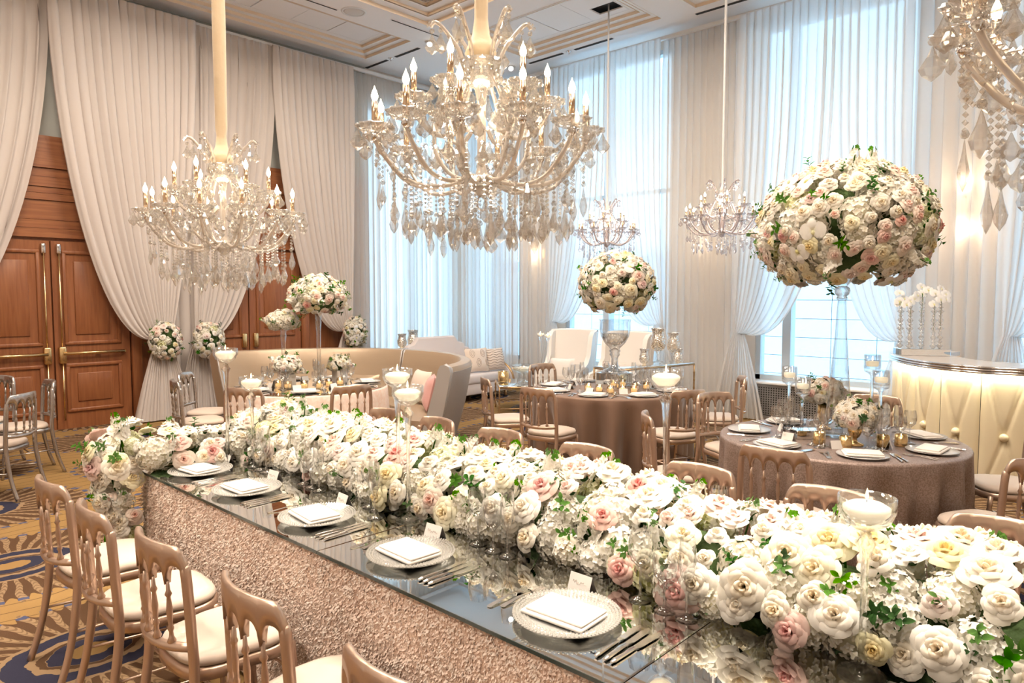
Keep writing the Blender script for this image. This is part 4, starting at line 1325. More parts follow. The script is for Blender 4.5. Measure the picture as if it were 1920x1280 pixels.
# flowers across the table end and tumbling down its near corner
fr = thing('floral_cascade', 'cascade of roses and greenery across the table end, tumbling down its near corner', 'flowers', (1.92, 4.30, TZ))
fo = Vector(fr.location)
def end_field(n, fn, hs=(.075, .10), rs=(.048, .068), share=.34, green=.1):
    for k in range(n):
        p, nr = fn()
        x = r_.random()
        if x < share: s = r_.uniform(*hs); plant(fr, p - nr * s * .6 - fo, nr, 'hyd', r_, s)
        elif x < 1 - green - .07: s = r_.uniform(*rs); plant(fr, p - fo, nr, rose_kind(r_, (.5, .2, .2, .1)), r_, s)
        elif x < 1 - green: plant(fr, p - fo, nr + Vector((0, 0, .8)), 'stk', r_, r_.uniform(.09, .11))
        else: plant(fr, p - fo, nr, 'spr', r_, r_.uniform(.07, .11))
def f_end():
    th = PI * r_.random(); x = r_.uniform(1.24, 2.55)
    return Vector((x, 4.26 - .20 * math.cos(th) * -1 - .02, TZ + .02 + .20 * math.sin(th) + .05 * math.sin(x * 6))), Vector((-.15, math.cos(th) * 1.0, math.sin(th) + .2)).normalized() if th < 9 else None
def f_corner():
    z = r_.uniform(.28, .92) ; a = r_.uniform(.45 * PI, 1.5 * PI)
    rad = .05 + .15 * (z / .86) * r_.uniform(.6, 1)
    return Vector((1.40 + rad * math.cos(a) * .95, 4.34 + rad * .95 * math.sin(a), z)), Vector((math.cos(a), math.sin(a), .25)).normalized()
b = B().ball(Vector((1.92, 4.28, .80)) - fo, (.42, .07, .06), 14, 8).obj('foliage_core', M['core'], fr)
end_field(100, f_end, share=.16, rs=(.052, .078))
end_field(110, f_corner, hs=(.06, .085), rs=(.052, .078), share=.14, green=.14)

# ------------------------------------------------------------ place settings on the mirror
def glass_mesh(kind):
    b = B()
    if kind == 'wine':
        pr = [(.0, .003), (.036, .002), (.038, .004), (.02, .009), (.005, .016), (.0042, .05), (.0042, .105), (.012, .115), (.034, .135), (.042, .165), (.040, .195), (.034, .225)]
    elif kind == 'goblet':
        pr = [(.0, .003), (.034, .002), (.036, .004), (.02, .009), (.006, .016), (.005, .04), (.006, .082), (.016, .092), (.036, .115), (.041, .145), (.040, .175), (.037, .19)]
    else:
        pr = [(.0, .003), (.033, .002), (.035, .004), (.018, .009), (.005, .016), (.0042, .05), (.0042, .10), (.010, .112), (.022, .14), (.027, .18), (.026, .22), (.022, .255)]
    b.lathe(pr, 18, cap=False)
    return b.mesh(kind, M['glass'])
GL = {k: glass_mesh(k) for k in ('wine', 'goblet', 'flute')}
GNAME = {'wine': 'wine_glass', 'goblet': 'water_goblet', 'flute': 'champagne_flute'}
GCAT = {'wine': 'wine glass', 'goblet': 'goblet', 'flute': 'flute glass'}

def rim_parts(b_):
    return b_
# beaded glass charger
b = B()
b.lathe([(.0, .006), (.10, .006), (.115, .010), (.165, .018), (.168, .021), (.113, .014), (.0, .010)], 40)
chg = b.mesh('charger_plate', mat_crystal('charger_glass', (.99, .99, .97), 1.4, .45, .08, .22, .22))
b = B()
for j, rr in enumerate((.122, .133, .144, .155, .165)):
    n = int(2 * PI * rr / .0125)
    for k in range(n):
        a = 2 * PI * (k + .5 * (j % 2)) / n
        z = .013 + (rr - .115) * .2
        x, y, s = rr * math.cos(a), rr * math.sin(a), .0055
        b.add([(x - s, y, z), (x, y - s, z), (x + s, y, z), (x, y + s, z), (x, y, z + s)], [(0, 1, 4), (1, 2, 4), (2, 3, 4), (3, 0, 4)])
beads_me = b.mesh('beaded_rim', mat_crystal('bead_glass', (.97, .96, .92), 1.4, .3, 0, .3, .35), False)
nap = B().bbox((0, 0, .012), (.150, .225, .013), .006)
nap.bbox((.004, -.004, .023), (.138, .21, .009), .004)
nap_me = nap.mesh('folded_napkin', M['napkin'])
def utensil(kind):
    b = B()
    def flat(pr, z0=.003):
        pts = []
        up, lo = [], []
        for (x, w, z) in pr:
            up.append([(x, w, z + z0), (x, -w, z + z0)]); lo.append([(x, w, z + z0 - .002), (x, -w, z + z0 - .002)])
        n = len(pr); vs = []
        for i in range(n): vs += up[i] + lo[i]
        fs = []
        for i in range(n - 1):
            a, c = i * 4, (i + 1) * 4
            fs += [(a, a + 1, c + 1, c), (a + 2, c + 2, c + 3, a + 3), (a, c, c + 2, a + 2), (a + 1, a + 3, c + 3, c + 1)]
        fs += [(0, 2, 3, 1), ((n - 1) * 4, (n - 1) * 4 + 1, (n - 1) * 4 + 3, (n - 1) * 4 + 2)]
        b.add(vs, fs)
    if kind == 'fork':
        flat([(-.10, .005, .001), (-.095, .0095, .001), (-.06, .0075, .004), (.0, .0035, .008), (.035, .004, .005), (.05, .011, .002), (.06, .0125, .002)])
        for w in (-.0098, -.0033, .0033, .0098):
            vs = [(.058, w - .0022, .004), (.058, w + .0022, .004), (.10, w + .0013, .008), (.10, w - .0013, .008)]
            b.add([(x, y, z) for x, y, z in vs] + [(x, y, z - .0018) for x, y, z in vs], [(0, 3, 2, 1), (4, 5, 6, 7), (0, 1, 5, 4), (1, 2, 6, 5), (2, 3, 7, 6), (3, 0, 4, 7)])
    else:
        b.tube([(-.115, 0, .006), (-.10, 0, .0065), (-.03, 0, .006), (.0, 0, .005)], [.005, .0085, .0065, .005], 8, flat=.6)
        flat([(.0, .005, .004), (.02, .0095, .003), (.09, .0105, .003), (.115, .007, .003), (.125, .001, .003)])
    return b.mesh(kind, M['silverw'], False)
FORK, KNIFE = utensil('fork'), utensil('knife')
# tented name card with a line of script
b = B()
b.add([(-.02, -.045, .0), (-.02, .045, .0), (0, .045, .052), (0, -.045, .052), (.022, .045, .0), (.022, -.045, .0)], [(0, 3, 2, 1), (2, 3, 5, 4)])
b.add([(-.021, -.045, .0), (-.021, .045, .0), (-.001, .045, .053), (-.001, -.045, .053)], [(0, 1, 2, 3)])
card_me = b.mesh('name_card', M['paper'], False)
pts = []
for k in range(40):
    f = k / 39
    yv = -.028 + .056 * f; h = .025 + .005 * math.sin(f * 34) * (1.2 - f) + .003 * math.sin(f * 11)
    pts.append((-.0225 + .38 * h, -yv, h + .001))
ink_me = B().tube(pts, .0006, 4).mesh('script_line', M['ink'])

SET = [(3.95, 'first'), (3.40, 'second'), (2.74, 'third'), (2.08, 'fourth'), (1.32, 'fifth')]
rg = random.Random(2)
for i, (y, o_) in enumerate(SET):
    where = f'{o_} head table place setting from the flowered end'
    ft = 'near-side ' + where
    t = thing('charger_plate', f'clear beaded glass charger at the {where}', 'plate', (1.655, y, TZ), 0, 'glass chargers on the head table')
    put('plate_body', chg, t); tag(put('beaded_rim', beads_me, t), kind='stuff')
    o = put('folded_napkin', nap_me, None, (1.64, y, TZ + .012), rg.uniform(-.12, .12))
    tag(o, f'folded white napkin at the {where}', 'napkin', 'napkins on the head table')
    for k, (dy, q) in enumerate(((.235, 'outer'), (.20, 'inner'))):
        o = put('dinner_fork', FORK, None, (1.645 + .03 * k, y + dy, TZ), rg.uniform(-.05, .05))
        tag(o, f'{q} silver fork at the {where}', 'fork', 'forks on the head table')
    for k, (dy, q) in enumerate(((-.20, 'innermost'), (-.23, 'middle'), (-.26, 'outermost'))):
        o = put('dinner_knife', KNIFE, None, (1.64, y + dy, TZ), rg.uniform(-.04, .04))
        tag(o, f'{q} silver knife at the {where}', 'knife', 'knives on the head table')
    t = thing('name_card', f'white tented name card at the {where}', 'card', (1.86, y + .10, TZ), rg.uniform(-.3, .1), 'name cards on the head table')
    put('folded_card', card_me, t); tag(put('script_line', ink_me, t), 'faint line of script')
    for k, (kd, dx, dy) in enumerate((('wine', .27, -.09 + (.07 if i == 2 else 0)), ('goblet', .255, -.19 + (.10 if i == 2 else 0)), ('flute', .25 - (.07 if i == 2 else 0), -.27 + (.09 if i == 2 else 0)))):
        o = put(GNAME[kd], GL[kd], None, (1.655 + dx, y + dy, TZ), rg.uniform(0, 3))
        tag(o, f'clear {GNAME[kd].replace("_", " ")} at the {where}', GCAT[kd], 'glasses on the head table')
far_g = []
for (x, y) in ((2.60, .67), (2.60, 1.30), (2.60, 3.28)):
    o = put('wine_glass', GL['wine'], None, (x, y, TZ), 0); tag(o, None, 'wine glass', 'far-side glasses on the head table'); far_g.append(o)
order_labels(far_g, 'wine glass rim peeking over the back of the floral runner, {o} from the left')

# floating candles on tall glass stands
def candle_stand(label, x, y, h, z0=TZ):
    t = thing('candle_stand', label, 'candle holder', (x, y, z0), 0, 'floating candles on tall glass stands')
    zb = h - .085
    B().lathe([(.0, .006), (.055, .003), (.06, .005), (.03, .014), (.012, .028), (.0095, .06), (.0085, zb * .5), (.010, zb * .75), (.016, zb - .06), (.026, zb - .035), (.014, zb - .02), (.014, zb - .01), (.0, zb - .004)], 18).obj('stem', M['thick'], t)
    B().lathe([(.0, zb - .004), (.03, zb + .002), (.058, zb + .022), (.070, zb + .05), (.070, h), (.0665, h), (.066, zb + .05), (.054, zb + .027), (.0, zb + .008)], 24).obj('bowl', M['bowl'], t)
    w = B().lathe([(.0, zb + .018), (.035, zb + .022), (.056, zb + .045), (.057, zb + .058), (.040, zb + .068), (.0, zb + .070)], 20).obj('floating_candle', M['wax'], t)
    B().tube([(0, 0, zb + .069), (0, 0, zb + .078)], .0012, 5).obj('wick', M['wick'], w)
    B().lathe([(.0, zb + .076), (.0045, zb + .083), (.0035, zb + .093), (.0, zb + .108)], 8).obj('flame', M['flame'], w)
candle_stand('tallest floating candle stand before the doors, its white candle lit, on the head table', 1.86, 4.05, .685)
candle_stand('shorter floating candle stand next to the flowered end of the head table', 1.95, 3.92, .52)
candle_stand('taller of the two floating candle stands before the curved banquette', 2.0, 2.60, .655)
candle_stand('shorter, nearer of the two floating candle stands before the curved banquette', 1.92, 2.425, .60)
candle_stand('tall floating candle stand in front of the cocoa-clothed round table', 2.52, 1.50, .69)
candle_stand('low floating candle stand closest to the camera, among the large white roses', 1.93, .555, .475)

# ------------------------------------------------------------ round tables
def round_table(name, label, c, rad, cloth, mirror=None, seed=0, folds=26, amp=.035):
    t = thing(name, label, 'table', (c[0], c[1], 0))
    r_ = random.Random(seed)
    ph = [r_.uniform(0, 6) for _ in range(6)]
    B().lathe([(.0, .66), (rad - .03, .66), (rad - .03, .735), (.0, .735)], 40).obj('table_board', M['dark'], t)
    b = B()
    prof = [(.0, .757), (rad * .5, .757), (rad - .025, .757), (rad - .006, .752), (rad, .738), (rad + .006, .68), (rad + .02, .50), (rad + .03, .25), (rad + .035, .012)]
    n = 160
    vs = []
    for (q, z) in prof:
        for k in range(n):
            a = 2 * PI * k / n
            d = max(0, (.72 - z) / .72)
            f = math.sin(folds * a + ph[0] + .8 * math.sin(3 * a + ph[1])) + .5 * math.sin(folds * .5 * a + ph[2] * 2) * 0 + .45 * math.sin((folds // 2 + 3) * a + ph[3])
            rr = q + amp * (f - 1.15) * .75 * d ** .7 * (1 if q > rad * .9 else 0)
            vs.append((rr * math.cos(a), rr * math.sin(a), z))
    fs = [(j * n + k, j * n + (k + 1) % n, (j + 1) * n + (k + 1) % n, (j + 1) * n + k) for j in range(len(prof) - 1) for k in range(n)]
    b.add(vs, fs).obj('tablecloth', cloth, t)
    if mirror:
        B().lathe([(.0, .757), (mirror, .757), (mirror, .765), (.0, .765)], 64).obj('mirror_top', M['mirror'], t, smooth='auto')
    return t

C1, C2, C3, C0 = (4.15, 6.97), (6.25, 4.40), (5.15, 1.68), (.55, 8.25)
round_table('round_table', 'round table with mirrored top and rose cloth before the curved banquette', C1, .85, M['pile'], .84, 1, 20, .02)
round_table('round_table', 'round table under a draped cocoa cloth with the crystal urn', C2, .85, M['cocoa'], None, 2, 19, .13)
round_table('round_table', 'round table under a taupe sequin cloth beside the lit bar', C3, .80, M['sequin'], None, 3, 24, .09)
round_table('round_table', 'grey-clothed round table cut off by the picture edge before the doors', C0, .72, M['sequin'], None, 4, 24, .03)

def facing(c, x, y): return math.degrees(math.atan2(c[1] - y, c[0] - x))
def ring(c, pts, group, kind='chair', rmin=1.0):
    for i, (x, y, lb) in enumerate(pts):
        d = math.hypot(x - c[0], y - c[1])
        if d < rmin: x, y = c[0] + (x - c[0]) * rmin / d, c[1] + (y - c[1]) * rmin / d
        chair(x, y, facing(c, x, y), lb, group, kind if isinstance(kind, str) else kind[i])
ring(C1, [(3.30, 7.80, 'silver banquet chair facing the camera in front of the straight drape'),
          (2.90, 7.28, 'silver banquet chair seen edge-on beside the drape tie-backs'),
          (3.00, 6.22, 'champagne chair with its back to camera beside the shorter candle stand'),
          (3.82, 5.68, 'champagne chair with its back to camera at the middle of the mirrored round table')], 'chairs at the mirrored round table', ('chairs2', 'chairs2', 'chair', 'chair'), 1.38)
ring(C2, [(5.30, 5.05, 'champagne chair turned edge-on at the cocoa round table beside the gold coffee table'),
          (4.84, 4.24, 'champagne chair in front of the cocoa cloth, its back slats in full view'),
          (6.62, 5.66, 'champagne chair on the far side of the cocoa round table'),
          (5.70, 3.18, 'champagne chair behind the tall candle stand at the cocoa round table'),
          (6.98, 3.36, 'champagne chair seen edge-on in front of the gathered white sheer')], 'chairs at the cocoa round table', 'chair', 1.39)
ring(C3, [(5.62, 2.78, 'champagne chair facing the camera at the sequin round table below the window'),
          (4.38, 2.70, 'champagne chair seen edge-on between the cocoa and sequin tables'),
          (3.92, 1.60, 'dark-lit champagne chair with its back to camera in front of the sequin cloth'),
          (4.62, .62, 'champagne chair at the sequin round table against the lit bar, nearer the camera'),
          (5.86, .62, 'champagne chair at the very picture edge beside the bar'),
          (6.36, 1.80, 'champagne chair between the sequin round table and the bar')], 'chairs at the sequin round table', 'chair', 1.34)
ring(C0, [(1.55, 7.27, 'silver chair with its back to camera in front of the double doors'),
          (1.98, 8.21, 'silver chair seen edge-on in front of the double doors'),
          (1.72, 9.05, 'silver chair farthest back before the double doors')], 'silver chairs before the doors', 'chairs2')

# ------------------------------------------------------------ tableware on the round tables
plate_me = B().lathe([(.0, .004), (.10, .004), (.150, .014), (.152, .017), (.10, .008), (.0, .008)], 32).mesh('glass_plate', mat_crystal('frosted_plate', (.98, .97, .97), 1.4, .30, .1, .25, .40))
vot = B().lathe([(.0, .002), (.034, .002), (.036, .01), (.036, .072), (.033, .072), (.033, .012), (.0, .010)], 16)
votive_me = vot.mesh('votive_cup', mat_thin_glass('amber_votive', (1.0, .90, .74), .1, .5, .15))
votg_me = vot.mesh('votive_cup', M['goldvot'])
vwax = B().lathe([(.0, .012), (.029, .012), (.029, .042), (.0, .044)], 14).mesh('candle', mat('glowing_wax', (.95, .85, .65), .5, emit=(1.0, .72, .40), estr=1.0))
vflame = B().lathe([(.0, .046), (.0045, .053), (.0035, .063), (.0, .078)], 8).mesh('flame', M['flame'])
def votive(x, y, z, gold=False, s=1.0):
    t = thing('votive_candle', '', 'candle', (x, y, z)); t.scale = (s, s, s)
    put('cup', votg_me if gold else votive_me, t); put('candle', vwax, t); put('flame', vflame, t)
    return t

def dress(c, rad, n, a0, zt, tname, seed, glasses=True, skip=()):
    r_ = random.Random(seed)
    P, N_, G, K, F, CD = [], [], {'wine': [], 'goblet': [], 'flute': []}, [], [], []
    grp = tname
    for i in range(n):
        if i in skip: continue
        a = a0 + 2 * PI * i / n
        ca, sa = math.cos(a), math.sin(a)
        def at(q, s): return (c[0] + q * ca - s * sa, c[1] + q * sa + s * ca, zt)
        o = put('glass_plate', plate_me, None, at(rad - .20, 0), a); tag(o, None, 'plate', 'plates on the ' + grp); P.append(o)
        x, y, z = at(rad - .20, 0)
        o = put('folded_napkin', nap_me, None, (x, y, z + .006), a + PI + r_.uniform(-.2, .2)); tag(o, None, 'napkin', 'napkins on the ' + grp); N_.append(o)
        for k, s in enumerate((-.20, -.225)):
            o = put('dinner_fork', FORK, None, at(rad - .19, s), a + PI + r_.uniform(-.1, .1)); tag(o, None, 'fork', 'forks on the ' + grp); F.append(o)
        for k, s in enumerate((.19, .215)):
            o = put('dinner_knife', KNIFE, None, at(rad - .19, s), a + PI + r_.uniform(-.1, .1)); tag(o, None, 'knife', 'knives on the ' + grp); K.append(o)
        x, y, z = at(rad - .42, -.10)
        o = put('name_card', card_me, None, (x, y, z), a + PI + r_.uniform(-.4, .4)); tag(o, None, 'card', 'name cards on the ' + grp); CD.append(o)
        for kd, q, s in (('wine', .40, .17), ('goblet', .43, .09), ('flute', .47, .15)):
            o = put(GNAME[kd], GL[kd], None, at(rad - q, s), 0); tag(o, None, GCAT[kd], 'glassware on the ' + grp); G[kd].append(o)
    order_labels(P, 'glass plate on the ' + tname + ', {o} from the left')
    order_labels(N_, 'folded white napkin on the ' + tname + ', {o} from the left')
    order_labels(F, 'silver fork on the ' + tname + ', {o} from the left')
    order_labels(K, 'silver knife on the ' + tname + ', {o} from the left')
    order_labels(CD, 'white name card on the ' + tname + ', {o} from the left')
    for kd in G: order_labels(G[kd], 'clear ' + GNAME[kd].replace('_', ' ') + ' on the ' + tname + ', {o} from the left')
dress(C1, .84, 7, 2.3, .765, 'mirrored round table', 1)
dress(C2, .85, 8, .35, .757, 'cocoa round table', 2)
dress(C3, .80, 7, .1, .757, 'sequin round table', 3)
def votives(c, spots, z, tname, gold=False, s=1.0):
    vs = [votive(c[0] + x, c[1] + y, z, gold, s) for x, y in spots]
    for v in vs: v['group'] = 'votives on the ' + tname
    order_labels(vs, 'glowing ' + ('gold' if gold else 'amber') + ' votive candle on the ' + tname + ', {o} from the left')
def polar(lst): return [(q * math.cos(R(a)), q * math.sin(R(a))) for q, a in lst]
votives(C1, polar([(.36, 200), (.30, 228), (.36, 255), (.28, 285), (.34, 310), (.38, 180), (.33, 335)]), .765, 'mirrored round table', s=1.15)
votives(C2, polar([(.34, 195), (.40, 215), (.36, 235), (.42, 250), (.30, 275), (.38, 300), (.33, 170)]), .757, 'cocoa round table', s=1.1)
votives(C3, polar([(.36, 205), (.34, 250), (.40, 268), (.30, 175)]), .757, 'sequin round table', True, 1.1)

# tall inverted trumpet vase with the big flower ball
t = thing('tall_vase', 'tall clear trumpet vase turned upside down under the largest flower ball', 'vase', (C3[0] + .05, C3[1] + .02, .757))
B().lathe([(.0, .004), (.11, .004), (.115, .012), (.10, .05), (.082, .20), (.060, .45), (.040, .72), (.030, .92), (.028, .965), (.04, .975), (.028, .99), (.046, 1.005), (.05, 1.03), (.046, 1.05), (.028, 1.06), (.05, 1.085), (.07, 1.12)], 28, cap=False).obj('vase_body', M['glass'], t)
B().lathe([(.0, .97), (.038, .98), (.030, .995), (.046, 1.008), (.052, 1.03), (.046, 1.052), (.03, 1.062), (.0, 1.065)], 20).obj('crystal_collar', M['thick'], t)
fb = thing('flower_ball', 'huge domed ball of roses, hydrangeas and orchids on the tall trumpet vase', 'flowers', (C3[0] + .04, C3[1] + .02, 2.21))
flower_ball(fb, (0, 0, 0), (.555, .555, .45), 300, 21, rs=.068, hs=.115, zmin=-.80, hyd_share=.17, orc_share=.04, spr_n=44, stk_n=12, mix=(.36, .30, .22, .12), spr=.11)

# crystal urn on a mirrored box
t = thing('mirror_box', 'mirrored cube plinth under the crystal urn', 'plinth', (C2[0] + .03, C2[1] - .03, .757))
B().bbox((0, 0, .085), (.28, .28, .17), .004, rz=.9, seg=1).obj('mirror_box', M['mirror'], None) if False else B().bbox((0, 0, .085), (.28, .28, .17), .004, rz=R(88), seg=1).obj('mirror_faces', M['mirror'], t, smooth=False)
t = thing('crystal_urn', 'clear crystal urn on the mirrored cube holding a flower ball', 'vase', (C2[0] + .03, C2[1] - .03, .927))
B().lathe([(.0, .004), (.15, .004), (.155, .015), (.12, .03), (.06, .055), (.038, .09), (.034, .15), (.045, .18), (.058, .195), (.048, .215), (.062, .235), (.05, .26), (.07, .28), (.11, .32), (.15, .39), (.165, .47), (.160, .54), (.172, .575)], 30, cap=False).obj('urn_body', M['glass'], t)
B().lathe([(.0, .006), (.10, .008), (.05, .04), (.03, .09), (.028, .15), (.05, .195), (.04, .215), (.055, .235), (.03, .26), (.0, .27)], 24).obj('urn_stem', M['thick'], t)
B().lathe([(.0, .29), (.09, .32), (.13, .38), (.14, .42), (.0, .425)], 24).obj('water', M['glass'], t)
fb = thing('flower_ball', 'rounded flower ball of cream roses and hydrangeas on the crystal urn', 'flowers', (C2[0] + .04, C2[1] - .04, 1.88))
flower_ball(fb, (0, 0, 0), (.38, .38, .33), 150, 22, rs=.066, hs=.105, zmin=-.85, hyd_share=.18, orc_share=.05, spr_n=24, stk_n=6, mix=(.38, .34, .20, .08), spr=.10)

# two tall slim vases on the mirrored table
def slim_vase(label, x, y, h):
    t = thing('slim_vase', label, 'vase', (x, y, .765))
    B().lathe([(.0, .004), (.075, .004), (.08, .012), (.035, .03), (.024, .06), (.022, h * .4), (.026, h * .75), (.034, h * .88), (.026, h * .90), (.036, h * .925), (.028, h * .945), (.05, h)], 22, cap=False).obj('vase_body', M['glass'], t)
    B().lathe([(.0, .01), (.045, .012), (.02, .035), (.016, .1), (.0, .11)], 16).obj('vase_foot', M['thick'], t)
slim_vase('taller slim glass vase on the mirrored round table', C1[0] + .10, C1[1] - .03, .80)
slim_vase('shorter slim glass vase on the mirrored round table', C1[0] - .15, C1[1] + .29, .63)
fb = thing('flower_ball', 'flower ball of white and blush roses on the taller slim vase', 'flowers', (C1[0] + .10, C1[1] - .03, 1.75))
flower_ball(fb, (0, 0, 0), (.30, .30, .22), 112, 23, rs=.058, hs=.09, zmin=-.8, hyd_share=.16, spr_n=26, stk_n=4, mix=(.52, .2, .2, .08), spr=.10)
fb = thing('flower_ball', 'small white flower ball on the shorter slim vase', 'flowers', (C1[0] - .15, C1[1] + .29, 1.47))
flower_ball(fb, (0, 0, 0), (.17, .17, .12), 52, 24, rs=.050, hs=.075, zmin=-.7, hyd_share=.3, spr_n=6, stk_n=2, mix=(.7, .2, .1, 0), spr=.08)
def low_arr(label, x, y, z, vessel, rad=.11, seed=0, vh=.13, n=26):
    t = thing('flower_arrangement', label, 'flowers', (x, y, z))
    if vessel == 'gold':
        B().lathe([(.0, .002), (.055, .002), (.058, .008), (.02, .025), (.014, .045), (.03, .06), (.042, .09), (.045, vh), (.040, vh), (.0, vh - .01)], 20).obj('gold_cup', M['goldvot'], t)
    else:
        B().bbox((0, 0, vh / 2), (.13, .13, vh), .01).obj('white_vase', M['wing'], t)
    flower_ball(t, (0, 0, vh + rad * .55), (rad, rad, rad * .8), n, seed, rs=.048, hs=.07, zmin=-.5, hyd_share=.22, spr_n=7, stk_n=2, mix=(.6, .2, .16, .04), spr=.075)
low_arr('low white flower arrangement in a white vase on the mirrored round table', C1[0] - .30, C1[1] - .06, .765, 'white', .14, 31, .16, 46)
low_arr('low white flower arrangement beside the taller slim vase', C1[0] + .32, C1[1] - .10, .765, 'white', .12, 32, .15, 40)
low_arr('gold footed cup of white and blush roses on the sequin round table', C3[0] - .19, C3[1] - .165, .757, 'gold', .12, 33, .13, 46)
low_arr('pale flower arrangement in a raised gold cup behind the votives on the sequin table', C3[0] + .27, C3[1] + .20, .757, 'gold', .125, 34, .20, 46)

# square glass cups with floating candles on stems, sequin table
def cube_candle(label, x, y, h):
    t = thing('pedestal_candle', label, 'candle holder', (x, y, .757), 0, 'pedestal candle cups on the sequin round table')
    zb = h - .12
    B().lathe([(.0, .004), (.045, .004), (.045, .012), (.014, .02), (.012, zb * .6), (.012, zb - .03), (.03, zb - .012), (.05, zb)], 16).obj('stem', M['thick'], t)
    B().lathe([(.05, zb), (.056, zb + .02), (.056, h), (.052, h), (.052, zb + .022), (.0, zb + .012)], 18, cap=False).obj('cup', M['bowl'], t)
    w = B().lathe([(.0, zb + .035), (.036, zb + .037), (.042, zb + .05), (.042, zb + .072), (.0, zb + .076)], 16).obj('floating_candle', M['wax'], t)
    B().lathe([(.0, zb + .078), (.0045, zb + .085), (.0035, zb + .096), (.0, zb + .112)], 8).obj('flame', M['flame'], w)
cube_candle('lit pedestal candle cup beside the window mullion', C3[0] + .19, C3[1] + .43, .46)
cube_candle('lower lit pedestal candle cup in front of the radiator grille', C3[0] + .06, C3[1] + .28, .40)
cube_candle('tallest lit pedestal candle cup next to the bar corner', C3[0] + .23, C3[1] - .14, .58)
cube_candle('lit pedestal candle cup just below the tallest one by the bar', C3[0] + .05, C3[1] - .25, .49)
t = thing('mirror_box', 'low mirrored box among the glasses on the sequin round table', 'plinth', (C3[0] - .15, C3[1] + .16, .757))
B().bbox((0, 0, .03), (.20, .12, .06), .003, rz=R(-45), seg=1).obj('mirror_faces', M['mirror'], t, smooth=False)

# flower tie-backs on the drapes
for (x, z, lb, sd) in ((3.84, 1.13, 'flower tie-back cluster on the drape beside the brass-barred doors', 41), (4.44, 1.12, 'flower tie-back cluster on the drape beside the banquette doors', 42), (6.95, 1.14, 'flower tie-back cluster behind the end of the curved banquette', 43)):
    t = thing('flower_tieback', lb, 'flowers', (x, YL - .16, z))
    flower_ball(t, (0, -.10, 0), (.21, .13, .25), 72, sd, rs=.055, hs=.085, zmin=-.95, hyd_share=.2, orc_share=.06, spr_n=18, stk_n=0, mix=(.6, .2, .15, .05), spr=.09)
    B().tube([(.12 * math.cos(a), .02 + .09 * math.sin(a), .0) for a in [2 * PI * k / 12 for k in range(12)]], .012, 6, closed=True).obj('tie_band', M['wing'], t)

# ------------------------------------------------------------ lounge: curved banquette in two units round the mirrored table
def banquette(label, a0, a1, grey_end):
    t = thing('curved_banquette', label, 'sofa', (C1[0], C1[1], 0), 0, 'curved banquette units')
    n = 26
    def sweep(prof, m, name, a0_=a0, a1_=a1):
        prof = [(q - .07 - .17 * max(0, .9 - z) ** 1.2 if q > 1.5 else q - .07, z) for q, z in prof]
        b = B(); vs = []; k = len(prof)
        for i in range(n + 1):
            a = R(a0_ + (a1_ - a0_) * i / n)
            for (q, z) in prof: vs.append((q * math.cos(a), q * math.sin(a), z))
        fs = [(i * k + j, i * k + (j + 1) % k, (i + 1) * k + (j + 1) % k, (i + 1) * k + j) for i in range(n) for j in range(k)]
        fs.append(tuple(range(k))[::-1]); fs.append(tuple(range(n * k, (n + 1) * k)))
        return b.add(vs, fs).obj(name, m, t, smooth='auto')
    # padded back, leaning outwards
    sweep([(1.60, .30), (1.64, .55), (1.69, .85), (1.72, 1.0), (1.75, 1.045), (1.80, 1.055), (1.85, 1.035), (1.87, .98), (1.83, .60), (1.78, .10), (1.62, .10)], M['leather'], 'backrest')
    sweep([(1.872, .985), (1.84, .60), (1.79, .06), (1.785, .06), (1.832, .60), (1.866, .985)], M['leatherb'], 'outer_panel')
    sweep([(1.08, .14), (1.08, .36), (1.10, .43), (1.16, .46), (1.49, .46), (1.49, .14)], M['leather'], 'seat')
    sweep([(1.12, .02), (1.12, .15), (1.75, .15), (1.75, .02)], M['dark'], 'plinth')
    if grey_end: sweep([(1.605, .06), (1.605, .30), (1.645, .55), (1.695, .85), (1.725, 1.0), (1.755, 1.05), (1.80, 1.06), (1.855, 1.04), (1.876, .98), (1.836, .60), (1.79, .06)], M['leatherb'], 'end_panel', a0 - 1.2, a0 - .1)
    for a in (a0 + .35, a1 - .35):
        b = B()
        ar = R(a)
        pr = [(1.61, .32), (1.65, .55), (1.70, .85), (1.735, 1.03), (1.80, 1.058), (1.86, 1.02), (1.865, .97), (1.83, .60), (1.78, .14)]
        b.tube([((q - .07 - .17 * max(0, .9 - z) ** 1.2) * math.cos(ar), (q - .07 - .17 * max(0, .9 - z) ** 1.2) * math.sin(ar), z) for q, z in pr], .012, 6).obj('end_piping', M['leatherb'], t)
banquette('champagne leather curved banquette unit in front of the cherry doors', 14.2, 101, False)
banquette('champagne leather curved banquette unit with its rounded grey end towards the camera', -71, 13.6, True)

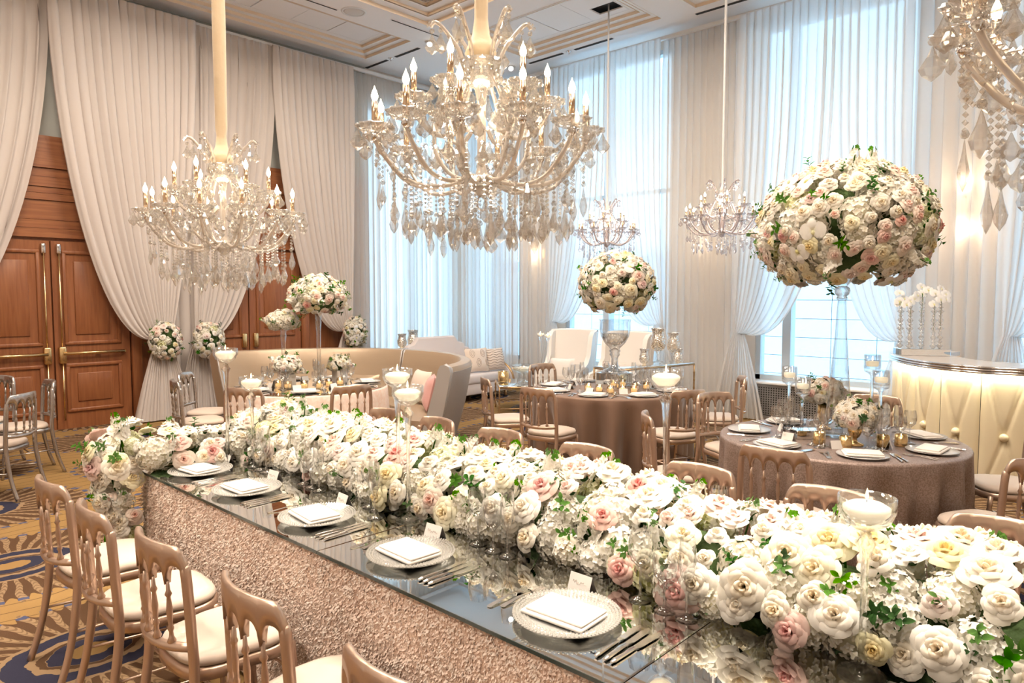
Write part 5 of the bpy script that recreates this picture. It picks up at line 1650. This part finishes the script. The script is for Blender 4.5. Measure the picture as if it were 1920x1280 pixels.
def pillow(label, loc, w, h, rz, tilt, mat_, pattern=None):
    t = thing('throw_pillow', label, 'pillow', loc, rz)
    def body(sgn):
        def fn(u, v):
            x, z = (u - .5) * 2, (v - .5) * 2
            e = (1 - abs(x) ** 2.6) * (1 - abs(z) ** 2.6)
            pin = 1 - .07 * (1 - abs(z) ** 2) * abs(x) ** 3
            pin2 = 1 - .07 * (1 - abs(x) ** 2) * abs(z) ** 3
            return Vector((sgn * .085 * max(0, e) ** .55, x * w / 2 * pin, z * h / 2 * pin2))
        return fn
    Mx = Matrix.Rotation(tilt, 3, 'Y')
    b = B()
    for sg in (1, -1):
        f = body(sg); b.grid(lambda u, v: Mx @ f(u, v) + Vector((0, 0, h / 2)), 12, 12)
    b.obj('cover', mat_, t)
    f = body(1)
    if pattern == 'ogee':
        for (cu, cv) in ((.25, .75), (.70, .75), (.48, .36), (.9, .40), (.08, .36)):
            for s in (.17, .09):
                pts = [Mx @ (f(min(.98, max(.02, cu + s * .62 * math.cos(a) * (1 - .25 * abs(math.sin(a))))), min(.97, max(.03, cv + s * math.sin(a)))) + Vector((.003, 0, 0))) + Vector((0, 0, h / 2)) for a in [2 * PI * k / 20 for k in range(20)]]
                B().tube(pts, .0035, 4, closed=True).obj('embroidered_motif', M['pilline'], t)
    if pattern == 'chevron':
        for j in range(8):
            pts = []
            for k in range(17):
                u = k / 16; zz = .06 + j * .115 + .07 * abs(((u * 3) % 1) - .5) * 2
                if zz > .97: continue
                pts.append(Mx @ (f(u * .94 + .03, zz) + Vector((.003, 0, 0))) + Vector((0, 0, h / 2)))
            if len(pts) > 3: B().tube(pts, .0045, 4).obj('chevron_stripe', M['pilline'], t)
# pillows on the banquette seat
for (a, lb, m) in ((-16, 'champagne square pillow on the rounded end of the banquette', M['pilA']), (-40, 'dusty rose pillow behind the rounded end of the banquette', M['pilR']), (30, 'flat champagne pillow on the banquette next to the unit joint', M['leather'])):
    ar = R(a); q = 1.33
    pillow(lb, (C1[0] + q * math.cos(ar), C1[1] + q * math.sin(ar), .462), .46, .40 if a != 30 else .28, ar + PI, R(-14), m)

# settee with a stepped crest
def settee():
    t = thing('settee', 'pale linen settee with stepped crest back and curved show-wood arms', 'sofa', (7.92, 8.82, 0), R(-90 + 3))
    # local: faces +x, width along y
    W2 = 1.16
    crest = [(-1.0, .74), (-.92, .80), (-.86, .84), (-.74, .86), (-.70, .93), (-.56, .96), (-.50, 1.02), (-.46, 1.06), (.46, 1.06), (.50, 1.02), (.56, .96), (.70, .93), (.74, .86), (.86, .84), (.92, .80), (1.0, .74)]
    vs, fs = [], []
    for (u, z) in crest:
        y = u * .92
        vs += [(-.30, y, .40), (-.40, y, z), (-.36, y, z + .012), (-.48, y, z), (-.44, y, .30)]
    vs = []
    for (u, z) in crest:
        y = u * .92
        vs += [(-.24, y, .40), (-.34, y, z - .02), (-.37, y, z), (-.43, y, z), (-.45, y, z - .02), (-.40, y, .20)]
    k = 6
    fs = [(i * k + j, i * k + (j + 1) % k, (i + 1) * k + (j + 1) % k, (i + 1) * k + j) for i in range(len(crest) - 1) for j in range(k)]
    fs.append(tuple(range(k))[::-1]); fs.append(tuple(range((len(crest) - 1) * k, len(crest) * k)))
    B().add(vs, fs).obj('backrest', M['settee'], t, smooth='auto')
    B().bbox((.06, 0, .37), (.78, 2.02, .17), .05, seg=3).obj('seat_cushion', M['settee'], t)
    B().bbox((.04, 0, .21), (.78, 2.06, .19), .02).obj('seat_base', M['settee'], t)
    for s in (-1, 1):
        pts = smooth_path([(-.40, s * .98, .70), (-.15, s * 1.04, .66), (.15, s * 1.06, .60), (.33, s * 1.08, .50), (.42, s * 1.10, .36), (.44, s * 1.10, .20)], 4)
        b = B()
        vs = []
        for p in pts:
            vs += [(p[0], p[1] - .05, p[2]), (p[0], p[1] + .05, p[2]), (p[0], p[1] + .05, .16), (p[0], p[1] - .05, .16)]
        n = len(pts)
        fs = [(i * 4 + j, i * 4 + (j + 1) % 4, (i + 1) * 4 + (j + 1) % 4, (i + 1) * 4 + j) for i in range(n - 1) for j in range(4)]
        fs += [(3, 2, 1, 0), ((n - 1) * 4, (n - 1) * 4 + 1, (n - 1) * 4 + 2, (n - 1) * 4 + 3)]
        b.add(vs, fs).obj('arm_panel', M['settee'], t, smooth='auto')
        B().tube([(p[0], p[1], p[2] + .005) for p in pts], .022, 8).obj('arm_rail', M['goldleg'], t)
        for x in (-.33, .38): B().lathe([(.018, 0), (.03, .13)], 8, (x, s * .95, 0)).obj('leg', M['goldleg'], t)
settee()
pillow('ivory pillow with ogee embroidery on the settee', (8.30, 8.60, .458), .44, .42, R(-105), R(-16), M['pilA'], 'ogee')
pillow('chevron striped pillow at the arm of the settee', (8.70, 8.58, .458), .42, .40, R(-100), R(-16), M['pilA'], 'chevron')

# wing chairs by the window
def wing_chair(label, x, y, rz):
    t = thing('wing_chair', label, 'armchair', (x, y, 0), rz, 'white wing chairs by the window')
    B().bbox((0, 0, .30), (.64, .60, .22), .05, seg=3).obj('seat_cushion', M['wing'], t)
    B().bbox((-.02, 0, .17), (.66, .64, .14), .02).obj('seat_base', M['wing'], t)
    def back(u, v):
        yy = (u - .5) * .76 * (1 + .06 * v)
        return Vector((-.30 - .14 * v - .06 * (1 - (2 * u - 1) ** 2), yy, .25 + .93 * v + .015 * (1 - (2 * u - 1) ** 4)))
    b = B(); b.grid(back, 12, 10); b.grid(lambda u, v: back(1 - u, v) + Vector((-.09, 0, 0)), 12, 10)
    b.grid(lambda u, v: back(u, 1) + Vector((-.09 * v, 0, .02 * math.sin(v * PI))), 12, 4)
    for s in (0, 1): b.grid(lambda u, v: back(s, v) + Vector((-.09 * (u if s else 1 - u), 0, 0)), 2, 10)
    b.obj('backrest', M['wing'], t)
    for s in (-1, 1):
        # wing flowing down into the arm
        prof = [(.0, 1.18), (.10, 1.17), (.17, 1.10), (.19, .95), (.20, .80), (.28, .68), (.45, .60), (.60, .58), (.64, .52), (.64, .10), (.0, .10)]
        vs = []
        for off in (0, .075):
            for (d, z) in prof: vs.append((-.40 - .10 * max(0, (z - .5)) + d, s * (.30 + off + .04 * max(0, z - .6)), z))
        k = len(prof)
        fs = [tuple(range(k)), tuple(range(k, 2 * k))[::-1]] + [(i, i + k, (i + 1) % k + k, (i + 1) % k) for i in range(k)]
        B().add(vs, fs).obj('wing_arm', M['wing'], t, smooth='auto')
        for x_ in (-.30, .26): B().lathe([(.014, 0), (.024, .11)], 8, (x_, s * .28, 0)).obj('leg', M['goldleg'], t)
wing_chair('white wing chair behind the two slim bud candles', 8.74, 7.08, R(196))
wing_chair('white wing chair partly hidden by the crystal urn', 8.70, 6.06, R(184))
pillow('flat ivory pillow in the wing chair behind the bud candles', (8.68, 7.06, .412), .42, .36, R(196), R(-14), M['wing'])
pillow('champagne pillow in the wing chair hidden by the urn', (8.64, 6.05, .412), .40, .36, R(184), R(-14), M['pilA'])

# coffee table of gold bamboo with a glass top
def gold_table(name, label, x, y, rz, L_, W_, h, glass=True):
    t = thing(name, label, 'table', (x, y, 0), rz)
    B().bbox((0, 0, h - .008), (L_, W_, .014), .004).obj('glass_top', M['pane'] if not glass else M['mirror'], t)
    b = B()
    for s in (-1, 1):
        b = B().tube([(-L_ / 2, s * W_ / 2, h - .025), (L_ / 2, s * W_ / 2, h - .025)], .012, 8); b.obj('top_rail', M['goldleg'], t)
        b = B().tube([(s * L_ / 2, -W_ / 2, h - .025), (s * L_ / 2, W_ / 2, h - .025)], .012, 8); b.obj('top_rail', M['goldleg'], t)
        B().tube([(-L_ / 2, s * W_ / 2, .12), (L_ / 2, s * W_ / 2, .12)], .009, 8).obj('stretcher', M['goldleg'], t)
        B().tube([(s * L_ / 2, -W_ / 2, .12), (s * L_ / 2, W_ / 2, .12)], .009, 8).obj('stretcher', M['goldleg'], t)
        for s2 in (-1, 1):
            pr = [(.016, 0)]
            for k in range(1, 8):
                z = (h - .03) * k / 8; pr += [(.011, z - .012), (.016, z), (.011, z + .012)]
            pr += [(.013, h - .02)]
            B().lathe(pr, 8, (s * L_ / 2, s2 * W_ / 2, 0)).obj('leg', M['goldleg'], t)
    return t
gold_table('coffee_table', 'low gold bamboo-leg coffee table with mirrored top by the settee', 7.78, 7.22, R(-42), .55, .95, .45)
gold_table('console_table', 'gold-legged console with glass top behind the cocoa round table', 7.92, 5.02, R(-10), 1.45, .42, .86)
gold_table('console_table', 'slim gold console behind the settee carrying the hurricane lamps', 7.85, 9.75, 0, 1.3, .30, .86)

# glass bowl, bud candles and votive on the coffee table
t = thing('glass_compote', 'wide footed glass bowl of white water and floating candles on the coffee table', 'bowl', (7.82, 7.08, .45))
B().lathe([(.0, .004), (.10, .004), (.10, .012), (.03, .03), (.02, .06), (.024, .11), (.05, .135), (.13, .165), (.19, .215), (.215, .27), (.21, .27), (.18, .22), (.10, .175), (.0, .165)], 28).obj('bowl', M['glass'], t)
B().lathe([(.0, .17), (.10, .178), (.17, .215), (.185, .232), (.0, .236)], 24).obj('white_fill', M['wax'], t)
for i, (x, y, h) in enumerate(((7.94, 6.86, .72), (8.04, 6.80, .70))):
    t = thing('bud_candle', ('taller' if i == 0 else 'shorter') + ' slim bud candle stem on the coffee table', 'candle holder', (x, y, .45), 0, 'slim bud candles')
    B().lathe([(.0, .004), (.05, .004), (.05, .01), (.012, .02), (.008, .05), (.007, h * .6), (.012, h - .08), (.03, h - .03), (.036, h - .02)], 14).obj('stem', M['thick'], t)
    fl = B()
    for k in range(6):
        a = k * PI / 3; d = Vector((math.cos(a), math.sin(a), 0)); e = Vector((-math.sin(a), math.cos(a), 0)); c = Vector((0, 0, h - .02))
        fl.add([c, c + d * .04 + e * .022 + Vector((0, 0, .03)), c + d * .065 + Vector((0, 0, .055)), c + d * .04 - e * .022 + Vector((0, 0, .03))], [(0, 1, 2, 3)])
    fl.obj('petal_cup', M['wax'], t)
    B().lathe([(.0, h), (.012, h + .02), (.008, h + .04), (.0, h + .06)], 8).obj('flame', M['flame'], t)
v = votive(7.66, 7.36, .45, True, 2.3); v['label'] = 'gold mercury votive next to the glass bowl on the coffee table'

# hurricane lamps of mercury glass
def hurricane(label, x, y, z, s, stem=True):
    t = thing('hurricane_lamp', label, 'lantern', (x, y, z), 0, 'mercury glass hurricane lamps'); t.scale = (s, s, s)
    h0 = .16 if stem else 0
    if stem: B().lathe([(.0, .003), (.07, .003), (.07, .01), (.02, .025), (.014, .06), (.024, .08), (.014, .10), (.03, .15), (.06, .165)], 18).obj('foot', M['thick'], t)
    B().lathe([(.04, h0), (.085, h0 + .03), (.105, h0 + .09), (.10, h0 + .15), (.08, h0 + .21), (.078, h0 + .25), (.10, h0 + .30)], 24, cap=False).obj('shade', M['mercury2'], t)
    B().lathe([(.0, h0 + .01), (.045, h0 + .01), (.045, h0 + .13), (.0, h0 + .135)], 14).obj('candle', M['glow'], t)
    B().lathe([(.0, h0 + .135), (.007, h0 + .147), (.005, h0 + .16), (.0, h0 + .185)], 8).obj('flame', M['flame'], t)
hurricane('largest silver hurricane lamp on the glass console', 8.22, 5.02, .86, 1.0)
hurricane('second silver hurricane lamp on the glass console, just behind the largest', 8.46, 4.93, .86, .86)
hurricane('small round hurricane lamp at the end of the glass console', 8.40, 4.82, .86, .62, False)
hurricane('small tapered hurricane lamp near the urn on the glass console', 7.95, 5.06, .86, .66, False)
hurricane('taller hurricane lamp above the crest of the settee', 7.85, 9.75, .86, .98, False)
hurricane('shorter hurricane lamp above the crest of the settee', 7.60, 9.74, .86, .80, False)

# ------------------------------------------------------------ lit bar
OUT = smooth_path([(8.95, 2.22), (8.55, 2.24), (8.13, 2.15), (7.71, 1.93), (7.40, 1.66), (7.22, 1.38), (7.17, 1.08), (7.24, .72), (7.42, .36), (7.70, .05)], 6)
def offset(path, d):
    out = []
    for i, p in enumerate(path):
        a, c = path[max(0, i - 1)], path[min(len(path) - 1, i + 1)]
        tx, ty = c[0] - a[0], c[1] - a[1]; l = math.hypot(tx, ty)
        out.append((p[0] - ty / l * d, p[1] + tx / l * d))
    return out
t = thing('lounge_bar', 'curved bar with glowing tufted ivory front and white top with chrome edge', 'bar', (7.9, 1.4, 0))
bo = Vector((7.9, 1.4, 0))
inn = offset(OUT, .55)
top = B(); n = len(OUT)
vs = []
for (o_, i_) in zip(OUT, inn):
    vs += [Vector((o_[0], o_[1], 1.15)) - bo, Vector((i_[0], i_[1], 1.15)) - bo, Vector((i_[0], i_[1], 1.11)) - bo, Vector((o_[0], o_[1], 1.11)) - bo]
fs = [(k * 4 + j, k * 4 + (j + 1) % 4, (k + 1) * 4 + (j + 1) % 4, (k + 1) * 4 + j) for k in range(n - 1) for j in range(4)] + [(3, 2, 1, 0), ((n - 1) * 4, (n - 1) * 4 + 1, (n - 1) * 4 + 2, (n - 1) * 4 + 3)]
top.add(vs, fs).obj('counter_top', M['bartop'], t, smooth='auto')
for k, z in enumerate((1.138, 1.116, 1.094)):
    B().tube([Vector((x, y, z)) - bo for x, y in offset(OUT, -.004)], .0115, 8).obj('chrome_band', M['chrome'], t)
# tufted front: vertical seams with V-shaped folds running to a button
fr_ = offset(OUT, .055)
L_ = [0]
for k in range(1, n): L_.append(L_[-1] + math.hypot(fr_[k][0] - fr_[k - 1][0], fr_[k][1] - fr_[k - 1][1]))
def along(s):
    s = max(0, min(L_[-1] - 1e-5, s))
    for k in range(n - 1):
        if L_[k + 1] >= s:
            f = (s - L_[k]) / (L_[k + 1] - L_[k])
            x = fr_[k][0] + (fr_[k + 1][0] - fr_[k][0]) * f; y = fr_[k][1] + (fr_[k + 1][1] - fr_[k][1]) * f
            tx, ty = fr_[k + 1][0] - fr_[k][0], fr_[k + 1][1] - fr_[k][1]; l = math.hypot(tx, ty)
            return Vector((x, y, 0)), Vector((ty / l, -tx / l, 0))
PW = .36
np_ = int(L_[-1] / PW)
for i in range(np_):
    def fn(u, v, i=i):
        p, nr = along((i + .006 + .988 * u) * PW)
        z = .06 + 1.03 * v
        x = abs(u - .5) * 2
        puff = .030 * (1 - x ** 6)
        # folds from the top corners converge on the button at mid height, then fan out again
        if v > .47: fold = abs(x - (v - .47) / .53 * .78)
        else: fold = abs(x - (.47 - v) / .47 * .78)
        puff -= .020 * math.exp(-(fold / .07) ** 2)
        puff -= .022 * math.exp(-((v - .47) ** 2 * 120 + x * x * 30))
        q = p + nr * puff
        return Vector((q.x, q.y, z)) - bo
    B().grid(fn, 26, 34).obj('tufted_panel', M['barleather'], t)
    p, nr = along((i + .5) * PW)
    c = p + nr * .018 + Vector((0, 0, .06 + 1.03 * .47)) - bo
    B().ball(c, (.036, .036, .036), 14, 8).obj('tuft_button', M['barleather'], t)
inner = offset(OUT, .10)
b = B(); vs = []
for (x, y) in inner: vs += [Vector((x, y, .02)) - bo, Vector((x, y, 1.10)) - bo]
b.add(vs, [(k * 2, k * 2 + 1, k * 2 + 3, k * 2 + 2) for k in range(n - 1)]).obj('inner_wall', M['dark'], t)
# led strip tucked under the counter lip
b = B(); vs = []
for (o_, i_) in zip(offset(OUT, .006), offset(OUT, .018)):
    vs += [Vector((o_[0], o_[1], 1.084)) - bo, Vector((i_[0], i_[1], 1.084)) - bo]
b.add(vs, [(k * 2, k * 2 + 1, k * 2 + 3, k * 2 + 2) for k in range(n - 1)]).obj('light_strip', M['led'], t)

# mirrored tray with orchids on crystal rods
ox, oy = 8.10, 1.86
t = thing('mirror_tray', 'mirrored box on the bar carrying five crystal rods', 'tray', (ox, oy, 1.15), R(-58))
B().bbox((0, 0, .035), (.46, .24, .07), .004, seg=1).obj('mirror_faces', M['mirror'], t, smooth=False)
rods = []
cs, sn = math.cos(R(-58)), math.sin(R(-58))
for i, (dx, dy, h) in enumerate(((-.19, .05, .42), (-.13, -.04, .40), (.0, .03, .50), (.09, -.04, .42), (.18, .04, .47))):
    t = thing('crystal_rod', '', 'vase', (ox + dx * cs - dy * sn, oy + dx * sn + dy * cs, 1.22), 0, 'orchid rods on the bar')
    pr = [(.012, 0)]; z = 0; k = 0
    while z < h - .05:
        big = (.036, .026, .031, .022)[k % 4]; st = (.05, .03, .06, .035)[k % 4]
        pr += [(.012, z + .004), (big, z + st / 2), (.012, z + st - .004)]; z += st; k += 1
    pr += [(.016, z + .02), (.02, z + .03)]
    B().lathe(pr, 10).obj('crystal_beads', M['crystal'], t)
    B().tube([(0, 0, h * .4), (.01, 0, h), (.03, .01, h + .06)], .003, 5).obj('stem', M['leaf2'], t)
    rr = random.Random(i)
    for k in range(4):
        d = Vector((rr.uniform(-.02, .05) + .03 * k, rr.uniform(-.05, .05), h + .03 + .03 * k + rr.uniform(-.02, .02)))
        q = Vector((-.7 + rr.uniform(-.4, .4), -.6 + rr.uniform(-.4, .4), .5)).to_track_quat('Z', 'Y')
        put('orchid_bloom', ORC, t, d, quat=q, scale=.055)
    rods.append(t)
order_labels(rods, 'white orchids on a beaded crystal rod on the bar tray, {o} from the left')
